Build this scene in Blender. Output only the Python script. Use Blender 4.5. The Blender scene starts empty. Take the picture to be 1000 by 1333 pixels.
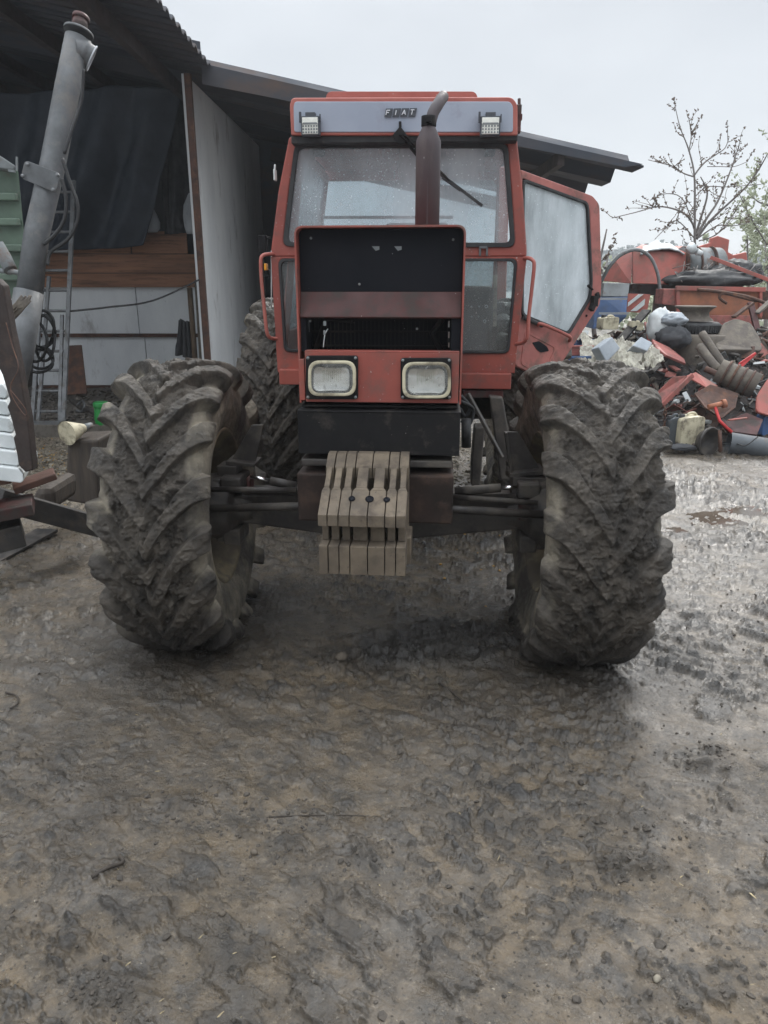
import bpy, math, random
import numpy as np
from mathutils import Vector, Matrix
random.seed(7)
R = math.radians
S = bpy.context.scene
# ---------------------------------------------------------------- camera
PITCH = R(17.3); F = 950.0; CAMZ = 1.65
cd = bpy.data.cameras.new('camera'); cam = bpy.data.objects.new('camera', cd)
S.collection.objects.link(cam); S.camera = cam
cam.location = (0, 0, CAMZ); cam.rotation_euler = (math.pi/2 - PITCH, 0, 0)
cd.sensor_fit = 'VERTICAL'; cd.sensor_height = 24; cd.sensor_width = 18
cd.lens = 24*F/1333; cd.clip_start = .05; cd.clip_end = 1500
# ---------------------------------------------------------------- sky, sun, exposure
SUN_EL, SUN_AZ = R(42), R(18)          # azimuth clockwise from +Y
w = bpy.data.worlds.new('World'); S.world = w; w.use_nodes = True
nt = w.node_tree; nt.nodes.clear()
o = nt.nodes.new('ShaderNodeOutputWorld'); bg = nt.nodes.new('ShaderNodeBackground')
sk = nt.nodes.new('ShaderNodeTexSky'); sk.sky_type = 'NISHITA'; sk.sun_disc = False
sk.sun_elevation = SUN_EL; sk.sun_rotation = SUN_AZ
tc = nt.nodes.new('ShaderNodeTexCoord'); mp = nt.nodes.new('ShaderNodeMapping'); mp.inputs['Scale'].default_value = (1, 1, 2.2)
ns = nt.nodes.new('ShaderNodeTexNoise'); ns.inputs['Scale'].default_value = 2.1; ns.inputs['Detail'].default_value = 5
ns.inputs['Roughness'].default_value = .5
cr = nt.nodes.new('ShaderNodeValToRGB')
cr.color_ramp.elements[0].position = .25; cr.color_ramp.elements[0].color = (3.6, 3.85, 4.12, 1)
cr.color_ramp.elements[1].position = .75; cr.color_ramp.elements[1].color = (5.0, 5.22, 5.45, 1)
mx = nt.nodes.new('ShaderNodeMix'); mx.data_type = 'RGBA'; mx.inputs[0].default_value = .93
L = nt.links.new
L(tc.outputs['Generated'], mp.inputs[0]); L(mp.outputs[0], ns.inputs['Vector']); L(ns.outputs[0], cr.inputs[0])
sx = nt.nodes.new('ShaderNodeSeparateXYZ'); L(tc.outputs['Generated'], sx.inputs[0])      # overcast sky: brightest overhead
zr = nt.nodes.new('ShaderNodeMapRange'); zr.interpolation_type = 'SMOOTHSTEP'; L(sx.outputs[2], zr.inputs[0])
for i_, v_ in enumerate((.28, .90, 1., 4.6)): zr.inputs[i_+1].default_value = v_
ml = nt.nodes.new('ShaderNodeVectorMath'); ml.operation = 'SCALE'; L(cr.outputs[0], ml.inputs[0]); L(zr.outputs[0], ml.inputs['Scale'])
L(sk.outputs[0], mx.inputs[6]); L(ml.outputs[0], mx.inputs[7]); L(mx.outputs[2], bg.inputs[0])
bg.inputs[1].default_value = .1; L(bg.outputs[0], o.inputs[0])
sl = bpy.data.lights.new('sun', 'SUN'); sl.energy = 1.5; sl.angle = R(16); sl.color = (1, .97, .92)
sun = bpy.data.objects.new('sun', sl); S.collection.objects.link(sun)
sun.rotation_euler = (math.pi/2 - SUN_EL, 0, math.pi - SUN_AZ)
sun.location = (5, 10, 20)
S.view_settings.view_transform = 'Standard'; S.view_settings.look = 'None'
S.view_settings.exposure = .7; S.view_settings.gamma = 1
S.render.engine = 'CYCLES'
# ---------------------------------------------------------------- pixel -> place
cp, sp = math.cos(PITCH), math.sin(PITCH)
C0 = Vector((0, 0, CAMZ))
def ray(px, py):
    a = (px-500)/F; b = (666.5-py)/F
    return Vector((a, cp + b*sp, -sp + b*cp))
def W(px, py, D):                      # on the vertical plane y = D
    r = ray(px, py); return C0 + r*(D/r.y)
def G(px, py, z=0):                    # on the level z
    r = ray(px, py); return C0 + r*((z-CAMZ)/r.z)
# tractor frame
TX, TY, YAW = -.02, 3.29, R(-4.2)
TM = Matrix.Translation((TX, TY, 0)) @ Matrix.Rotation(YAW, 4, 'Z'); TI = TM.inverted()
def TP(px, py, p0, n):                 # tractor-local plane
    c = TI @ C0; r = (TI.to_3x3() @ ray(px, py))
    n = Vector(n); p0 = Vector(p0)
    return c + r*((p0-c).dot(n)/r.dot(n))
def T(px, py, s): return TP(px, py, (0, s, 0), (0, 1, 0))
# ---------------------------------------------------------------- numpy noise
def _h(x, y, z):
    n = (x*np.uint32(374761393) + y*np.uint32(668265263) + z*np.uint32(2246822519))
    n = (n ^ (n >> np.uint32(13)))*np.uint32(1274126177)
    n = (n ^ (n >> np.uint32(16)))*np.uint32(2654435761)
    return ((n ^ (n >> np.uint32(15))) & np.uint32(0xffffff)).astype(np.float32)/np.float32(0xffffff)
def noise(x, y, z=0.):
    x, y, z = np.broadcast_arrays(x, y, z)
    x = x.astype(np.float32)+1000; y = y.astype(np.float32)+1000; z = z.astype(np.float32)+1000
    xi, yi, zi = np.floor(x), np.floor(y), np.floor(z)
    fx, fy, fz = x-xi, y-yi, z-zi
    fx, fy, fz = [t*t*t*(t*(t*6-15)+10) for t in (fx, fy, fz)]
    xi, yi, zi = xi.astype(np.uint32), yi.astype(np.uint32), zi.astype(np.uint32)
    one = np.uint32(1); r = 0
    for dz in (0, 1):
        wz = fz if dz else 1-fz; kz = zi+one if dz else zi
        for dy in (0, 1):
            wy = fy if dy else 1-fy; ky = yi+one if dy else yi
            r = r + wz*wy*(_h(xi, ky, kz)*(1-fx) + _h(xi+one, ky, kz)*fx)
    return r                            # 0..1
def fbm(x, y, z=0., o=4, g=.5):
    a = 1.; t = 0; s = 0
    for i in range(o):
        t = t + a*noise(x*2**i+i*17.3, y*2**i+i*9.1, z*2**i); s += a; a *= g
    return t/s
def ridge(x, y, z=0., o=3, g=.55):
    a = 1.; t = 0; s = 0
    for i in range(o):
        t = t + a*(1-np.abs(2*noise(x*2**i+i*7.7, y*2**i+i*3.1, z*2**i)-1)); s += a; a *= g
    return t/s
def sst(a, b, x):
    t = np.clip((x-a)/(b-a), 0, 1); return t*t*(3-2*t)
# ---------------------------------------------------------------- mesh helpers
COL = S.collection
def tag(o, label=None, cat=None, group=None, kind=None):
    if label: o['label'] = label
    if cat: o['category'] = cat
    if group: o['group'] = group
    if kind: o['kind'] = kind
    return o
def empty(name, loc=(0, 0, 0), rz=0):
    e = bpy.data.objects.new(name, None); COL.objects.link(e); e.location = loc; e.rotation_euler = (0, 0, rz)
    e.empty_display_size = .2; return e
def grid_obj(name, P, mat, parent=None, closed=False, attrs=None, flip=False):
    nu, nv = P.shape[:2]
    me = bpy.data.meshes.new(name); me.vertices.add(nu*nv)
    me.vertices.foreach_set('co', P.reshape(-1).astype(np.float32))
    iu = np.arange(nu if closed else nu-1); iv = np.arange(nv-1)
    A, B = np.meshgrid(iu, iv, indexing='ij'); A2 = (A+1) % nu
    q = np.stack([A*nv+B, A2*nv+B, A2*nv+B+1, A*nv+B+1], -1).reshape(-1, 4)
    if flip: q = q[:, ::-1]
    m = len(q); me.loops.add(m*4); me.loops.foreach_set('vertex_index', q.reshape(-1).astype(np.int32))
    me.polygons.add(m); me.polygons.foreach_set('loop_start', np.arange(0, m*4, 4, dtype=np.int32))
    me.polygons.foreach_set('use_smooth', np.ones(m, bool))
    for k, v in (attrs or {}).items():
        a = me.attributes.new(k, 'FLOAT', 'POINT'); a.data.foreach_set('value', v.reshape(-1).astype(np.float32))
    me.update(calc_edges=True); me.materials.append(mat)
    ob = bpy.data.objects.new(name, me); COL.objects.link(ob); ob.parent = parent
    return ob
class MB:
    def __init__(s): s.v = []; s.f = []; s.sm = []
    def add(s, vs, fs, smooth=False):
        k = len(s.v); s.v += [tuple(v) for v in vs]; s.f += [tuple(i+k for i in f) for f in fs]; s.sm += [smooth]*len(fs); return s
    def box(s, a, b):
        x0, x1 = sorted((a[0], b[0])); y0, y1 = sorted((a[1], b[1])); z0, z1 = sorted((a[2], b[2]))
        return s.add([(x0,y0,z0),(x1,y0,z0),(x1,y1,z0),(x0,y1,z0),(x0,y0,z1),(x1,y0,z1),(x1,y1,z1),(x0,y1,z1)],
                     [(0,3,2,1),(4,5,6,7),(0,1,5,4),(1,2,6,5),(2,3,7,6),(3,0,4,7)])
    def obox(s, c, size, rot=(0,0,0)):
        from mathutils import Euler
        m = Euler(rot).to_matrix(); c = Vector(c); h = Vector(size)/2
        k = [c+m@Vector((a*h.x, b*h.y, d*h.z)) for a, b, d in ((-1,-1,-1),(1,-1,-1),(1,1,-1),(-1,1,-1),(-1,-1,1),(1,-1,1),(1,1,1),(-1,1,1))]
        return s.add(k, [(0,3,2,1),(4,5,6,7),(0,1,5,4),(1,2,6,5),(2,3,7,6),(3,0,4,7)])
    def bar(s, a, b, w, h, up=(0,0,1)):       # square bar a->b
        a, b = Vector(a), Vector(b); d = (b-a).normalized(); u = Vector(up)
        if abs(d.dot(u)) > .95: u = Vector((0,1,0))
        x = d.cross(u).normalized(); y = x.cross(d)
        k = [p + x*i*w/2 + y*j*h/2 for p in (a, b) for i, j in ((-1,-1),(1,-1),(1,1),(-1,1))]
        return s.add(k, [(3,2,1,0),(4,5,6,7),(0,1,5,4),(1,2,6,5),(2,3,7,6),(3,0,4,7)])
    def tube(s, pts, r, n=10, cap=True):
        pts = [Vector(p) for p in pts]; m = len(pts)
        rs = r if isinstance(r, (list, tuple)) else [r]*m
        vs = []; u = None
        for i, p in enumerate(pts):
            d = (pts[min(i+1, m-1)]-pts[max(i-1, 0)]).normalized()
            if u is None:
                u = d.cross(Vector((0,0,1)) if abs(d.z) < .9 else Vector((1,0,0))).normalized()
            else:
                u = (u - d*u.dot(d))
                u = u.normalized() if u.length > 1e-5 else d.orthogonal().normalized()
            v = d.cross(u)
            vs += [p+(u*math.cos(2*math.pi*k/n)+v*math.sin(2*math.pi*k/n))*rs[i] for k in range(n)]
        fs = [(i*n+k, i*n+(k+1) % n, (i+1)*n+(k+1) % n, (i+1)*n+k) for i in range(m-1) for k in range(n)]
        s.add(vs, fs, True)
        if cap:
            k = len(s.v)-m*n
            s.f += [tuple(k+j for j in range(n))[::-1], tuple(k+(m-1)*n+j for j in range(n))]; s.sm += [False, False]
        return s
    def lathe(s, prof, c=(0,0,0), axis='z', n=32, smooth=True):   # prof (r, h)
        c = Vector(c); vs = []
        for r, h in prof:
            for k in range(n):
                a = 2*math.pi*k/n; x, y = r*math.cos(a), r*math.sin(a)
                vs.append(c + Vector({'z': (x,y,h), 'x': (h,x,y), 'y': (y,h,x)}[axis]))
        m = len(prof)
        fs = [(i*n+k, i*n+(k+1) % n, (i+1)*n+(k+1) % n, (i+1)*n+k) for i in range(m-1) for k in range(n)]
        return s.add(vs, fs, smooth)
    def prism(s, poly, d):                    # 3D polygon extruded by vector d
        poly = [Vector(p) for p in poly]; d = Vector(d); n = len(poly)
        return s.add(poly+[p+d for p in poly], [tuple(range(n))[::-1], tuple(range(n, 2*n))] + [(i, (i+1) % n, n+(i+1) % n, n+i) for i in range(n)])
    def ring(s, outer, inner, d):
        n = len(outer); d = Vector(d); o_ = [Vector(p) for p in outer]; i_ = [Vector(p) for p in inner]
        vs = o_ + i_ + [p+d for p in o_] + [p+d for p in i_]; fs = []
        for k in range(n):
            j = (k+1) % n
            fs += [(k, j, n+j, n+k), (2*n+k, 3*n+k, 3*n+j, 2*n+j), (k, 2*n+k, 2*n+j, j), (n+k, n+j, 3*n+j, 3*n+k)]
        return s.add(vs, fs)
    def build(s, name, mat, parent=None, bevel=0, smooth=None, seg=2):
        me = bpy.data.meshes.new(name); me.from_pydata(s.v, [], s.f)
        sm = s.sm if smooth is None else [smooth]*len(s.f)
        me.polygons.foreach_set('use_smooth', sm); me.materials.append(mat)
        ob = bpy.data.objects.new(name, me); COL.objects.link(ob); ob.parent = parent
        import bmesh
        b = bmesh.new(); b.from_mesh(me); bmesh.ops.recalc_face_normals(b, faces=b.faces); b.to_mesh(me); b.free()
        if bevel:
            m = ob.modifiers.new('bevel', 'BEVEL'); m.width = bevel; m.segments = seg; m.limit_method = 'ANGLE'; m.angle_limit = R(40)
        return ob
def rnd(poly, r, n=5):                        # round the corners of a 3D polygon
    poly = [Vector(p) for p in poly]; out = []; m = len(poly)
    rr = r if isinstance(r, (list, tuple)) else [r]*m
    for i, p in enumerate(poly):
        a = poly[i-1]-p; b = poly[(i+1) % m]-p
        k = min(rr[i], a.length*.49, b.length*.49)
        A = p + a.normalized()*k; B = p + b.normalized()*k
        for j in range(n):
            t = j/(n-1); out.append(A*(1-t)**2 + p*2*t*(1-t) + B*t*t)
    return out
def nrm(poly):
    n = Vector((0,0,0)); poly = [Vector(p) for p in poly]
    for i in range(len(poly)): n += poly[i-1].cross(poly[i])
    n.normalize(); return n if n.y > 0 else -n      # away from the viewer
def smooth_path(pts, n=6):
    pts = [Vector(p) for p in pts]; out = []
    for i in range(len(pts)-1):
        p0 = pts[max(i-1, 0)]; p1 = pts[i]; p2 = pts[i+1]; p3 = pts[min(i+2, len(pts)-1)]
        for k in range(n):
            t = k/n
            out.append(.5*((2*p1)+(p2-p0)*t+(2*p0-5*p1+4*p2-p3)*t*t+(3*p1-p0-3*p2+p3)*t**3))
    out.append(pts[-1]); return out
# ---------------------------------------------------------------- materials
def newmat(name):
    m = bpy.data.materials.new(name); m.use_nodes = True; n = m.node_tree; n.nodes.clear()
    out = n.nodes.new('ShaderNodeOutputMaterial'); p = n.nodes.new('ShaderNodeBsdfPrincipled')
    n.links.new(p.outputs[0], out.inputs[0]); return m, n, p, out
def mapr(n, src, a, b, c=0., d=1.):
    k = n.nodes.new('ShaderNodeMapRange'); n.links.new(src, k.inputs[0])
    for i, v in enumerate((a, b, c, d)): k.inputs[i+1].default_value = v
    return k.outputs[0]
def mixc(n, f, a, b):
    k = n.nodes.new('ShaderNodeMix'); k.data_type = 'RGBA'
    for i, v in ((0, f), (6, a), (7, b)):
        if hasattr(v, 'links') or hasattr(v, 'node'): n.links.new(v, k.inputs[i])
        elif i == 0: k.inputs[0].default_value = v
        else: k.inputs[i].default_value = (*v, 1)
    return k.outputs[2]
def tex(n, vec, scale, detail=5, rough=.6):
    k = n.nodes.new('ShaderNodeTexNoise'); k.inputs['Scale'].default_value = scale
    k.inputs['Detail'].default_value = detail; k.inputs['Roughness'].default_value = rough
    n.links.new(vec, k.inputs['Vector']); return k.outputs[0]
def ridged(n, vec, scale, detail=6, rough=.6, off=.9):
    k = n.nodes.new('ShaderNodeTexNoise'); k.noise_type = 'RIDGED_MULTIFRACTAL'; k.normalize = False
    k.inputs['Scale'].default_value = scale; k.inputs['Detail'].default_value = detail; k.inputs['Roughness'].default_value = rough
    k.inputs['Offset'].default_value = off; k.inputs['Gain'].default_value = 1.6; n.links.new(vec, k.inputs['Vector']); return k.outputs[0]
def bumpn(n, h, dist, strength=1., prev=None):
    b = n.nodes.new('ShaderNodeBump'); b.inputs['Distance'].default_value = dist; b.inputs['Strength'].default_value = strength
    n.links.new(h, b.inputs['Height'])
    if prev: n.links.new(prev, b.inputs['Normal'])
    return b.outputs[0]
def pbr(name, c1, c2=None, scale=4., rough=.7, metal=0., bump=0., bscale=60., dirt=None, dlo=.5, dhi=.62, dscale=9., stretch=(1,1,1), speck=None, spec=.4, sthr=.7, sscale=120.):
    m, n, p, out = newmat(name)
    tc = n.nodes.new('ShaderNodeTexCoord'); mp = n.nodes.new('ShaderNodeMapping'); mp.inputs['Scale'].default_value = stretch
    n.links.new(tc.outputs['Object'], mp.inputs[0]); v = mp.outputs[0]
    c2 = c2 or tuple(k*.7 for k in c1)
    col = mixc(n, mapr(n, tex(n, v, scale), .35, .65), c1, c2)
    rg = mapr(n, tex(n, v, scale*3.1), .3, .7, rough-.12, min(rough+.12, 1))
    if dirt:
        d = mapr(n, tex(n, v, dscale, 8, .68), dlo, dhi); col = mixc(n, d, col, dirt)
        k = n.nodes.new('ShaderNodeMix'); n.links.new(d, k.inputs[0]); n.links.new(rg, k.inputs[2]); k.inputs[3].default_value = .92; rg = k.outputs[0]
        k = n.nodes.new('ShaderNodeMath'); k.operation = 'MULTIPLY_ADD'; n.links.new(d, k.inputs[0]); k.inputs[1].default_value = -metal; k.inputs[2].default_value = metal
        n.links.new(k.outputs[0], p.inputs['Metallic'])
    else: p.inputs['Metallic'].default_value = metal
    if speck:
        col = mixc(n, mapr(n, tex(n, v, sscale, 2, .5), sthr, sthr+.03), col, speck)
    n.links.new(col, p.inputs['Base Color']); n.links.new(rg, p.inputs['Roughness'])
    p.inputs['Specular IOR Level'].default_value = spec
    if bump: n.links.new(bumpn(n, tex(n, v, bscale, 6, .65), bump), p.inputs['Normal'])
    return m
MUDC = (.085, .074, .062); DUST = (.22, .19, .15)
M = {}
M['red'] = pbr('faded_red_paint', (.30,.075,.054), (.20,.046,.036), 3, .5, dirt=(.13,.085,.07), dlo=.50, dhi=.74, dscale=6, speck=(.42,.36,.33), sthr=.715, sscale=85, bump=.0006, bscale=30)
M['redclean'] = pbr('dusty_red_paint', (.36,.115,.09), (.27,.07,.056), 4, .5, dirt=(.2,.13,.11), dlo=.58, dhi=.75, speck=(.4,.36,.33), sthr=.73, sscale=90)
M['darkred'] = pbr('grimy_red_paint', (.075,.020,.017), (.035,.013,.012), 4, .55, dirt=(.05,.04,.036), dlo=.48, dhi=.62, dscale=8, speck=(.3,.28,.26), sthr=.75, sscale=70, bump=.0006)
M['black'] = pbr('grimy_black_metal', (.009,.009,.010), (.014,.013,.013), 6, .6, spec=.12, dirt=(.05,.044,.038), dlo=.55, dhi=.7, speck=(.25,.24,.22), sthr=.755, sscale=90, bump=.0006)
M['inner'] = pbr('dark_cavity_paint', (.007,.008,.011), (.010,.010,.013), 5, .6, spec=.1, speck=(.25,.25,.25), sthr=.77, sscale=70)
M['oily'] = pbr('oily_muddy_metal', (.022,.019,.018), (.05,.043,.038), 9, .5, dirt=MUDC, dlo=.48, dhi=.62, dscale=7, bump=.003, bscale=35)
M['rust'] = pbr('rusty_steel', (.09,.045,.032), (.05,.03,.024), 7, .8, dirt=(.13,.065,.04), dlo=.5, dhi=.65, bump=.0015, bscale=40)
M['cast'] = pbr('worn_cast_iron', (.145,.113,.079), (.080,.063,.046), 9, .75, dirt=(.07,.055,.043), dlo=.48, dhi=.66, dscale=14, bump=.0025, bscale=45, speck=(.07,.055,.045), sthr=.7, sscale=60)
M['white'] = pbr('old_white_paint', (.42,.44,.46), (.33,.345,.365), 3, .55, dirt=(.22,.22,.23), dlo=.55, dhi=.75, dscale=5, stretch=(1,1,.5))
M['rubber'] = pbr('black_rubber', (.015,.015,.017), (.03,.03,.03), 8, .65, dirt=(.1,.09,.08), dlo=.6, dhi=.75, bump=.001)
M['galv'] = pbr('galvanised_steel', (.125,.13,.135), (.085,.088,.09), 9, .55, metal=.3, dirt=(.16,.15,.14), dlo=.52, dhi=.68, dscale=6, bump=.0006)
M['alu'] = pbr('dull_aluminium', (.19,.195,.20), (.12,.125,.13), 9, .5, metal=.4, dirt=(.12,.11,.10), dlo=.52, dhi=.66, dscale=14)
M['shedroof'] = pbr('dark_roof_sheet', (.034,.042,.056), (.05,.045,.048), 1.2, .7, dirt=(.085,.06,.05), dlo=.55, dhi=.7, dscale=2, stretch=(.5,2,1))
M['shedpanel'] = pbr('white_wall_sheet', (.74,.76,.77), (.62,.64,.66), 2, .6, dirt=(.28,.27,.26), dlo=.58, dhi=.75, dscale=3, stretch=(1,1,.4), speck=(.2,.18,.16), sthr=.74, sscale=60)
M['board'] = pbr('orange_brown_board', (.31,.15,.085), (.20,.10,.06), 4, .75, stretch=(.25,1,3), dirt=(.09,.055,.04), dlo=.52, dhi=.7, bump=.002, bscale=20)
M['wood'] = pbr('weathered_wood', (.15,.105,.07), (.09,.065,.045), 8, .8, stretch=(3,3,.5), bump=.003, bscale=25)
M['darkwood'] = pbr('wet_dark_wood', (.035,.028,.024), (.07,.055,.042), 8, .7, stretch=(3,3,.4), bump=.004, bscale=22)
M['tarp'] = pbr('dark_tarpaulin', (.020,.027,.038), (.034,.043,.058), 2, .65, bump=.01, bscale=5)
M['darkcloth'] = pbr('dark_cloth', (.03,.032,.036), (.055,.055,.058), 6, .9, bump=.004, bscale=20)
M['concrete'] = pbr('stained_concrete', (.15,.135,.115), (.085,.075,.065), 3, .9, bump=.004, bscale=30, dirt=(.07,.06,.05), dlo=.5, dhi=.65)
M['green'] = pbr('pale_green_paint', (.10,.145,.105), (.07,.10,.075), 4, .55, dirt=(.12,.12,.10), dlo=.58, dhi=.72)
M['greenjar'] = pbr('green_plastic', (.02,.27,.055), (.015,.2,.04), 5, .4, dirt=(.1,.1,.07), dlo=.66, dhi=.8)
M['cream'] = pbr('cream_plastic', (.55,.50,.36), (.38,.34,.24), 6, .55, dirt=(.13,.11,.08), dlo=.47, dhi=.62, dscale=7)
M['pale'] = pbr('white_plastic_sheet', (.60,.62,.62), (.45,.48,.48), 6, .45, dirt=(.25,.24,.21), dlo=.58, dhi=.72)
M['palecream'] = pbr('cream_crumpled_sheet', (.50,.48,.40), (.34,.32,.27), 6, .6, dirt=(.14,.12,.10), dlo=.48, dhi=.7)
M['blue'] = pbr('blue_paint', (.05,.11,.25), (.045,.08,.16), 4, .55, dirt=(.12,.12,.13), dlo=.55, dhi=.7)
M['greyblue'] = pbr('grey_blue_plastic', (.34,.37,.40), (.25,.28,.31), 5, .5, dirt=(.2,.2,.2), dlo=.6, dhi=.75)
M['orange'] = pbr('rusty_orange_panel', (.36,.14,.075), (.28,.105,.06), 3, .7, dirt=(.18,.10,.07), dlo=.45, dhi=.68, dscale=4)
M['hopper'] = pbr('faded_hopper_red', (.40,.12,.095), (.29,.085,.07), 2, .6, dirt=(.2,.13,.105), dlo=.48, dhi=.70, dscale=4)
M['pink'] = pbr('sun_faded_red_sheet', (.36,.12,.10), (.25,.08,.068), 4, .55, dirt=(.13,.085,.07), dlo=.48, dhi=.68)
M['greymetal'] = pbr('grey_drum_metal', (.2,.215,.22), (.13,.14,.14), 5, .6, dirt=(.14,.10,.08), dlo=.52, dhi=.68)
M['browndrum'] = pbr('brown_grey_metal', (.13,.11,.09), (.085,.072,.062), 6, .85, bump=.002, bscale=40, dirt=(.16,.14,.11), dlo=.5, dhi=.66)
M['pipegrey'] = pbr('grey_plastic_pipe', (.075,.085,.095), (.05,.055,.06), 4, .5, dirt=(.12,.11,.1), dlo=.56, dhi=.7)
M['bark'] = pbr('bark', (.19,.17,.16), (.14,.125,.115), 20, .9)
M['bud'] = pbr('bud', (.09,.065,.05), (.15,.11,.08), 9, .8)
M['hazeleaf'] = pbr('hazed_leaf', (.40,.42,.30), (.30,.33,.22), 3, .8)  # leaf colour paled to carry the mist of distance
M['farwood'] = pbr('far_foliage', (.13,.15,.14), (.09,.11,.10), .3, .9)
M['ochre'] = pbr('corn_kernel', (.48,.29,.07), (.36,.2,.05), 30, .6)
M['earth'] = pbr('earth_lump', (.11,.09,.068), (.07,.058,.045), 30, .8, bump=.003)
M['twig'] = pbr('wet_twig', (.03,.024,.02), (.05,.04,.03), 20, .8)
M['stone'] = pbr('stone', (.26,.23,.18), (.13,.115,.09), 30, .8, bump=.002)
M['straw'] = pbr('straw', (.32,.26,.15), (.2,.16,.1), 30, .8)
M['amber'] = pbr('amber_lens', (.8,.38,.03), (.7,.3,.02), 5, .3)
M['lettering'] = pbr('light_lettering', (.62,.64,.66), (.55,.57,.6), 30, .5)
M['badge'] = pbr('dark_badge', (.045,.05,.06), (.06,.065,.075), 30, .5)
M['chrome'] = pbr('reflector', (.75,.75,.75), (.6,.6,.6), 8, .18, metal=1.)
M['ledwhite'] = pbr('work_light_lens', (.75,.75,.68), (.6,.6,.55), 20, .3)
def glassmat(name, dirt_sheen, lo, hi, base=.1, tint=(.8,.88,.9), streak=(1,1,.35), sc=3.):
    m, n, p, out = newmat(name); n.nodes.remove(p)
    tc = n.nodes.new('ShaderNodeTexCoord'); mp = n.nodes.new('ShaderNodeMapping'); mp.inputs['Scale'].default_value = streak
    n.links.new(tc.outputs['Object'], mp.inputs[0])
    tr = n.nodes.new('ShaderNodeBsdfTransparent'); tr.inputs[0].default_value = (*tint, 1)
    gl = n.nodes.new('ShaderNodeBsdfGlossy'); gl.inputs['Roughness'].default_value = .06
    df = n.nodes.new('ShaderNodeBsdfDiffuse'); df.inputs[0].default_value = (*dirt_sheen, 1)
    tl = n.nodes.new('ShaderNodeBsdfTranslucent'); tl.inputs[0].default_value = (*dirt_sheen, 1)
    md = n.nodes.new('ShaderNodeMixShader'); md.inputs[0].default_value = .28; n.links.new(df.outputs[0], md.inputs[1]); n.links.new(tl.outputs[0], md.inputs[2])
    fr = n.nodes.new('ShaderNodeFresnel'); fr.inputs[0].default_value = 1.5
    m1 = n.nodes.new('ShaderNodeMixShader'); n.links.new(fr.outputs[0], m1.inputs[0]); n.links.new(tr.outputs[0], m1.inputs[1]); n.links.new(gl.outputs[0], m1.inputs[2])
    f1 = mapr(n, tex(n, mp.outputs[0], sc, 7, .65), .35, .75, lo, hi)
    f2 = mapr(n, tex(n, tc.outputs['Object'], 90, 2, .5), .68, .72, 0, .5)
    ad = n.nodes.new('ShaderNodeMath'); ad.operation = 'ADD'; ad.use_clamp = True; n.links.new(f1, ad.inputs[0]); n.links.new(f2, ad.inputs[1])
    m2 = n.nodes.new('ShaderNodeMixShader'); n.links.new(ad.outputs[0], m2.inputs[0]); n.links.new(m1.outputs[0], m2.inputs[1]); n.links.new(md.outputs[0], m2.inputs[2])
    n.links.new(m2.outputs[0], out.inputs[0]); return m
M['glass'] = glassmat('dirty_skylit_glass', (.75,.79,.82), .13, .42, tint=(.88,.93,.95))  # pale film is dirt plus sky brightness painted into the pane
M['lowglass'] = glassmat('muddy_low_glass', (.36,.36,.35), .06, .42)
M['doorglass'] = glassmat('dusty_door_glass', (.72,.76,.78), .3, .95, sc=5.)
M['lens'] = glassmat('headlight_glass', (.4,.4,.37), .01, .08, streak=(14,1,.3), sc=6., tint=(.95,.95,.92))
# tyre material, driven by where the mud sits on the mesh
def tyremat():
    m, n, p, out = newmat('muddy_tyre_rubber')
    tc = n.nodes.new('ShaderNodeTexCoord'); v = tc.outputs['Object']
    a = n.nodes.new('ShaderNodeAttribute'); a.attribute_name = 'mud'
    w_ = n.nodes.new('ShaderNodeAttribute'); w_.attribute_name = 'wet'
    mud = mixc(n, mapr(n, tex(n, v, 9, 9, .75), .36, .64), (.102,.086,.069), (.022,.019,.016))
    mud = mixc(n, w_.outputs['Fac'], mud, (.03,.026,.023))
    bare = mixc(n, mapr(n, tex(n, v, 4, 7, .65), .40, .60), (.30,.262,.20), (.075,.067,.058))
    n.links.new(mixc(n, a.outputs['Fac'], bare, mud), p.inputs['Base Color'])
    n.links.new(mapr(n, tex(n, v, 14, 6, .6), .3, .7, .32, .8), p.inputs['Roughness'])
    p.inputs['Specular IOR Level'].default_value = .35
    b1 = bumpn(n, ridged(n, v, 16, 7, .62), .004, .9)
    n.links.new(bumpn(n, tex(n, v, 60, 10, .8), .010, 1., b1), p.inputs['Normal'])
    return m
M['tyre'] = tyremat()
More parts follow.
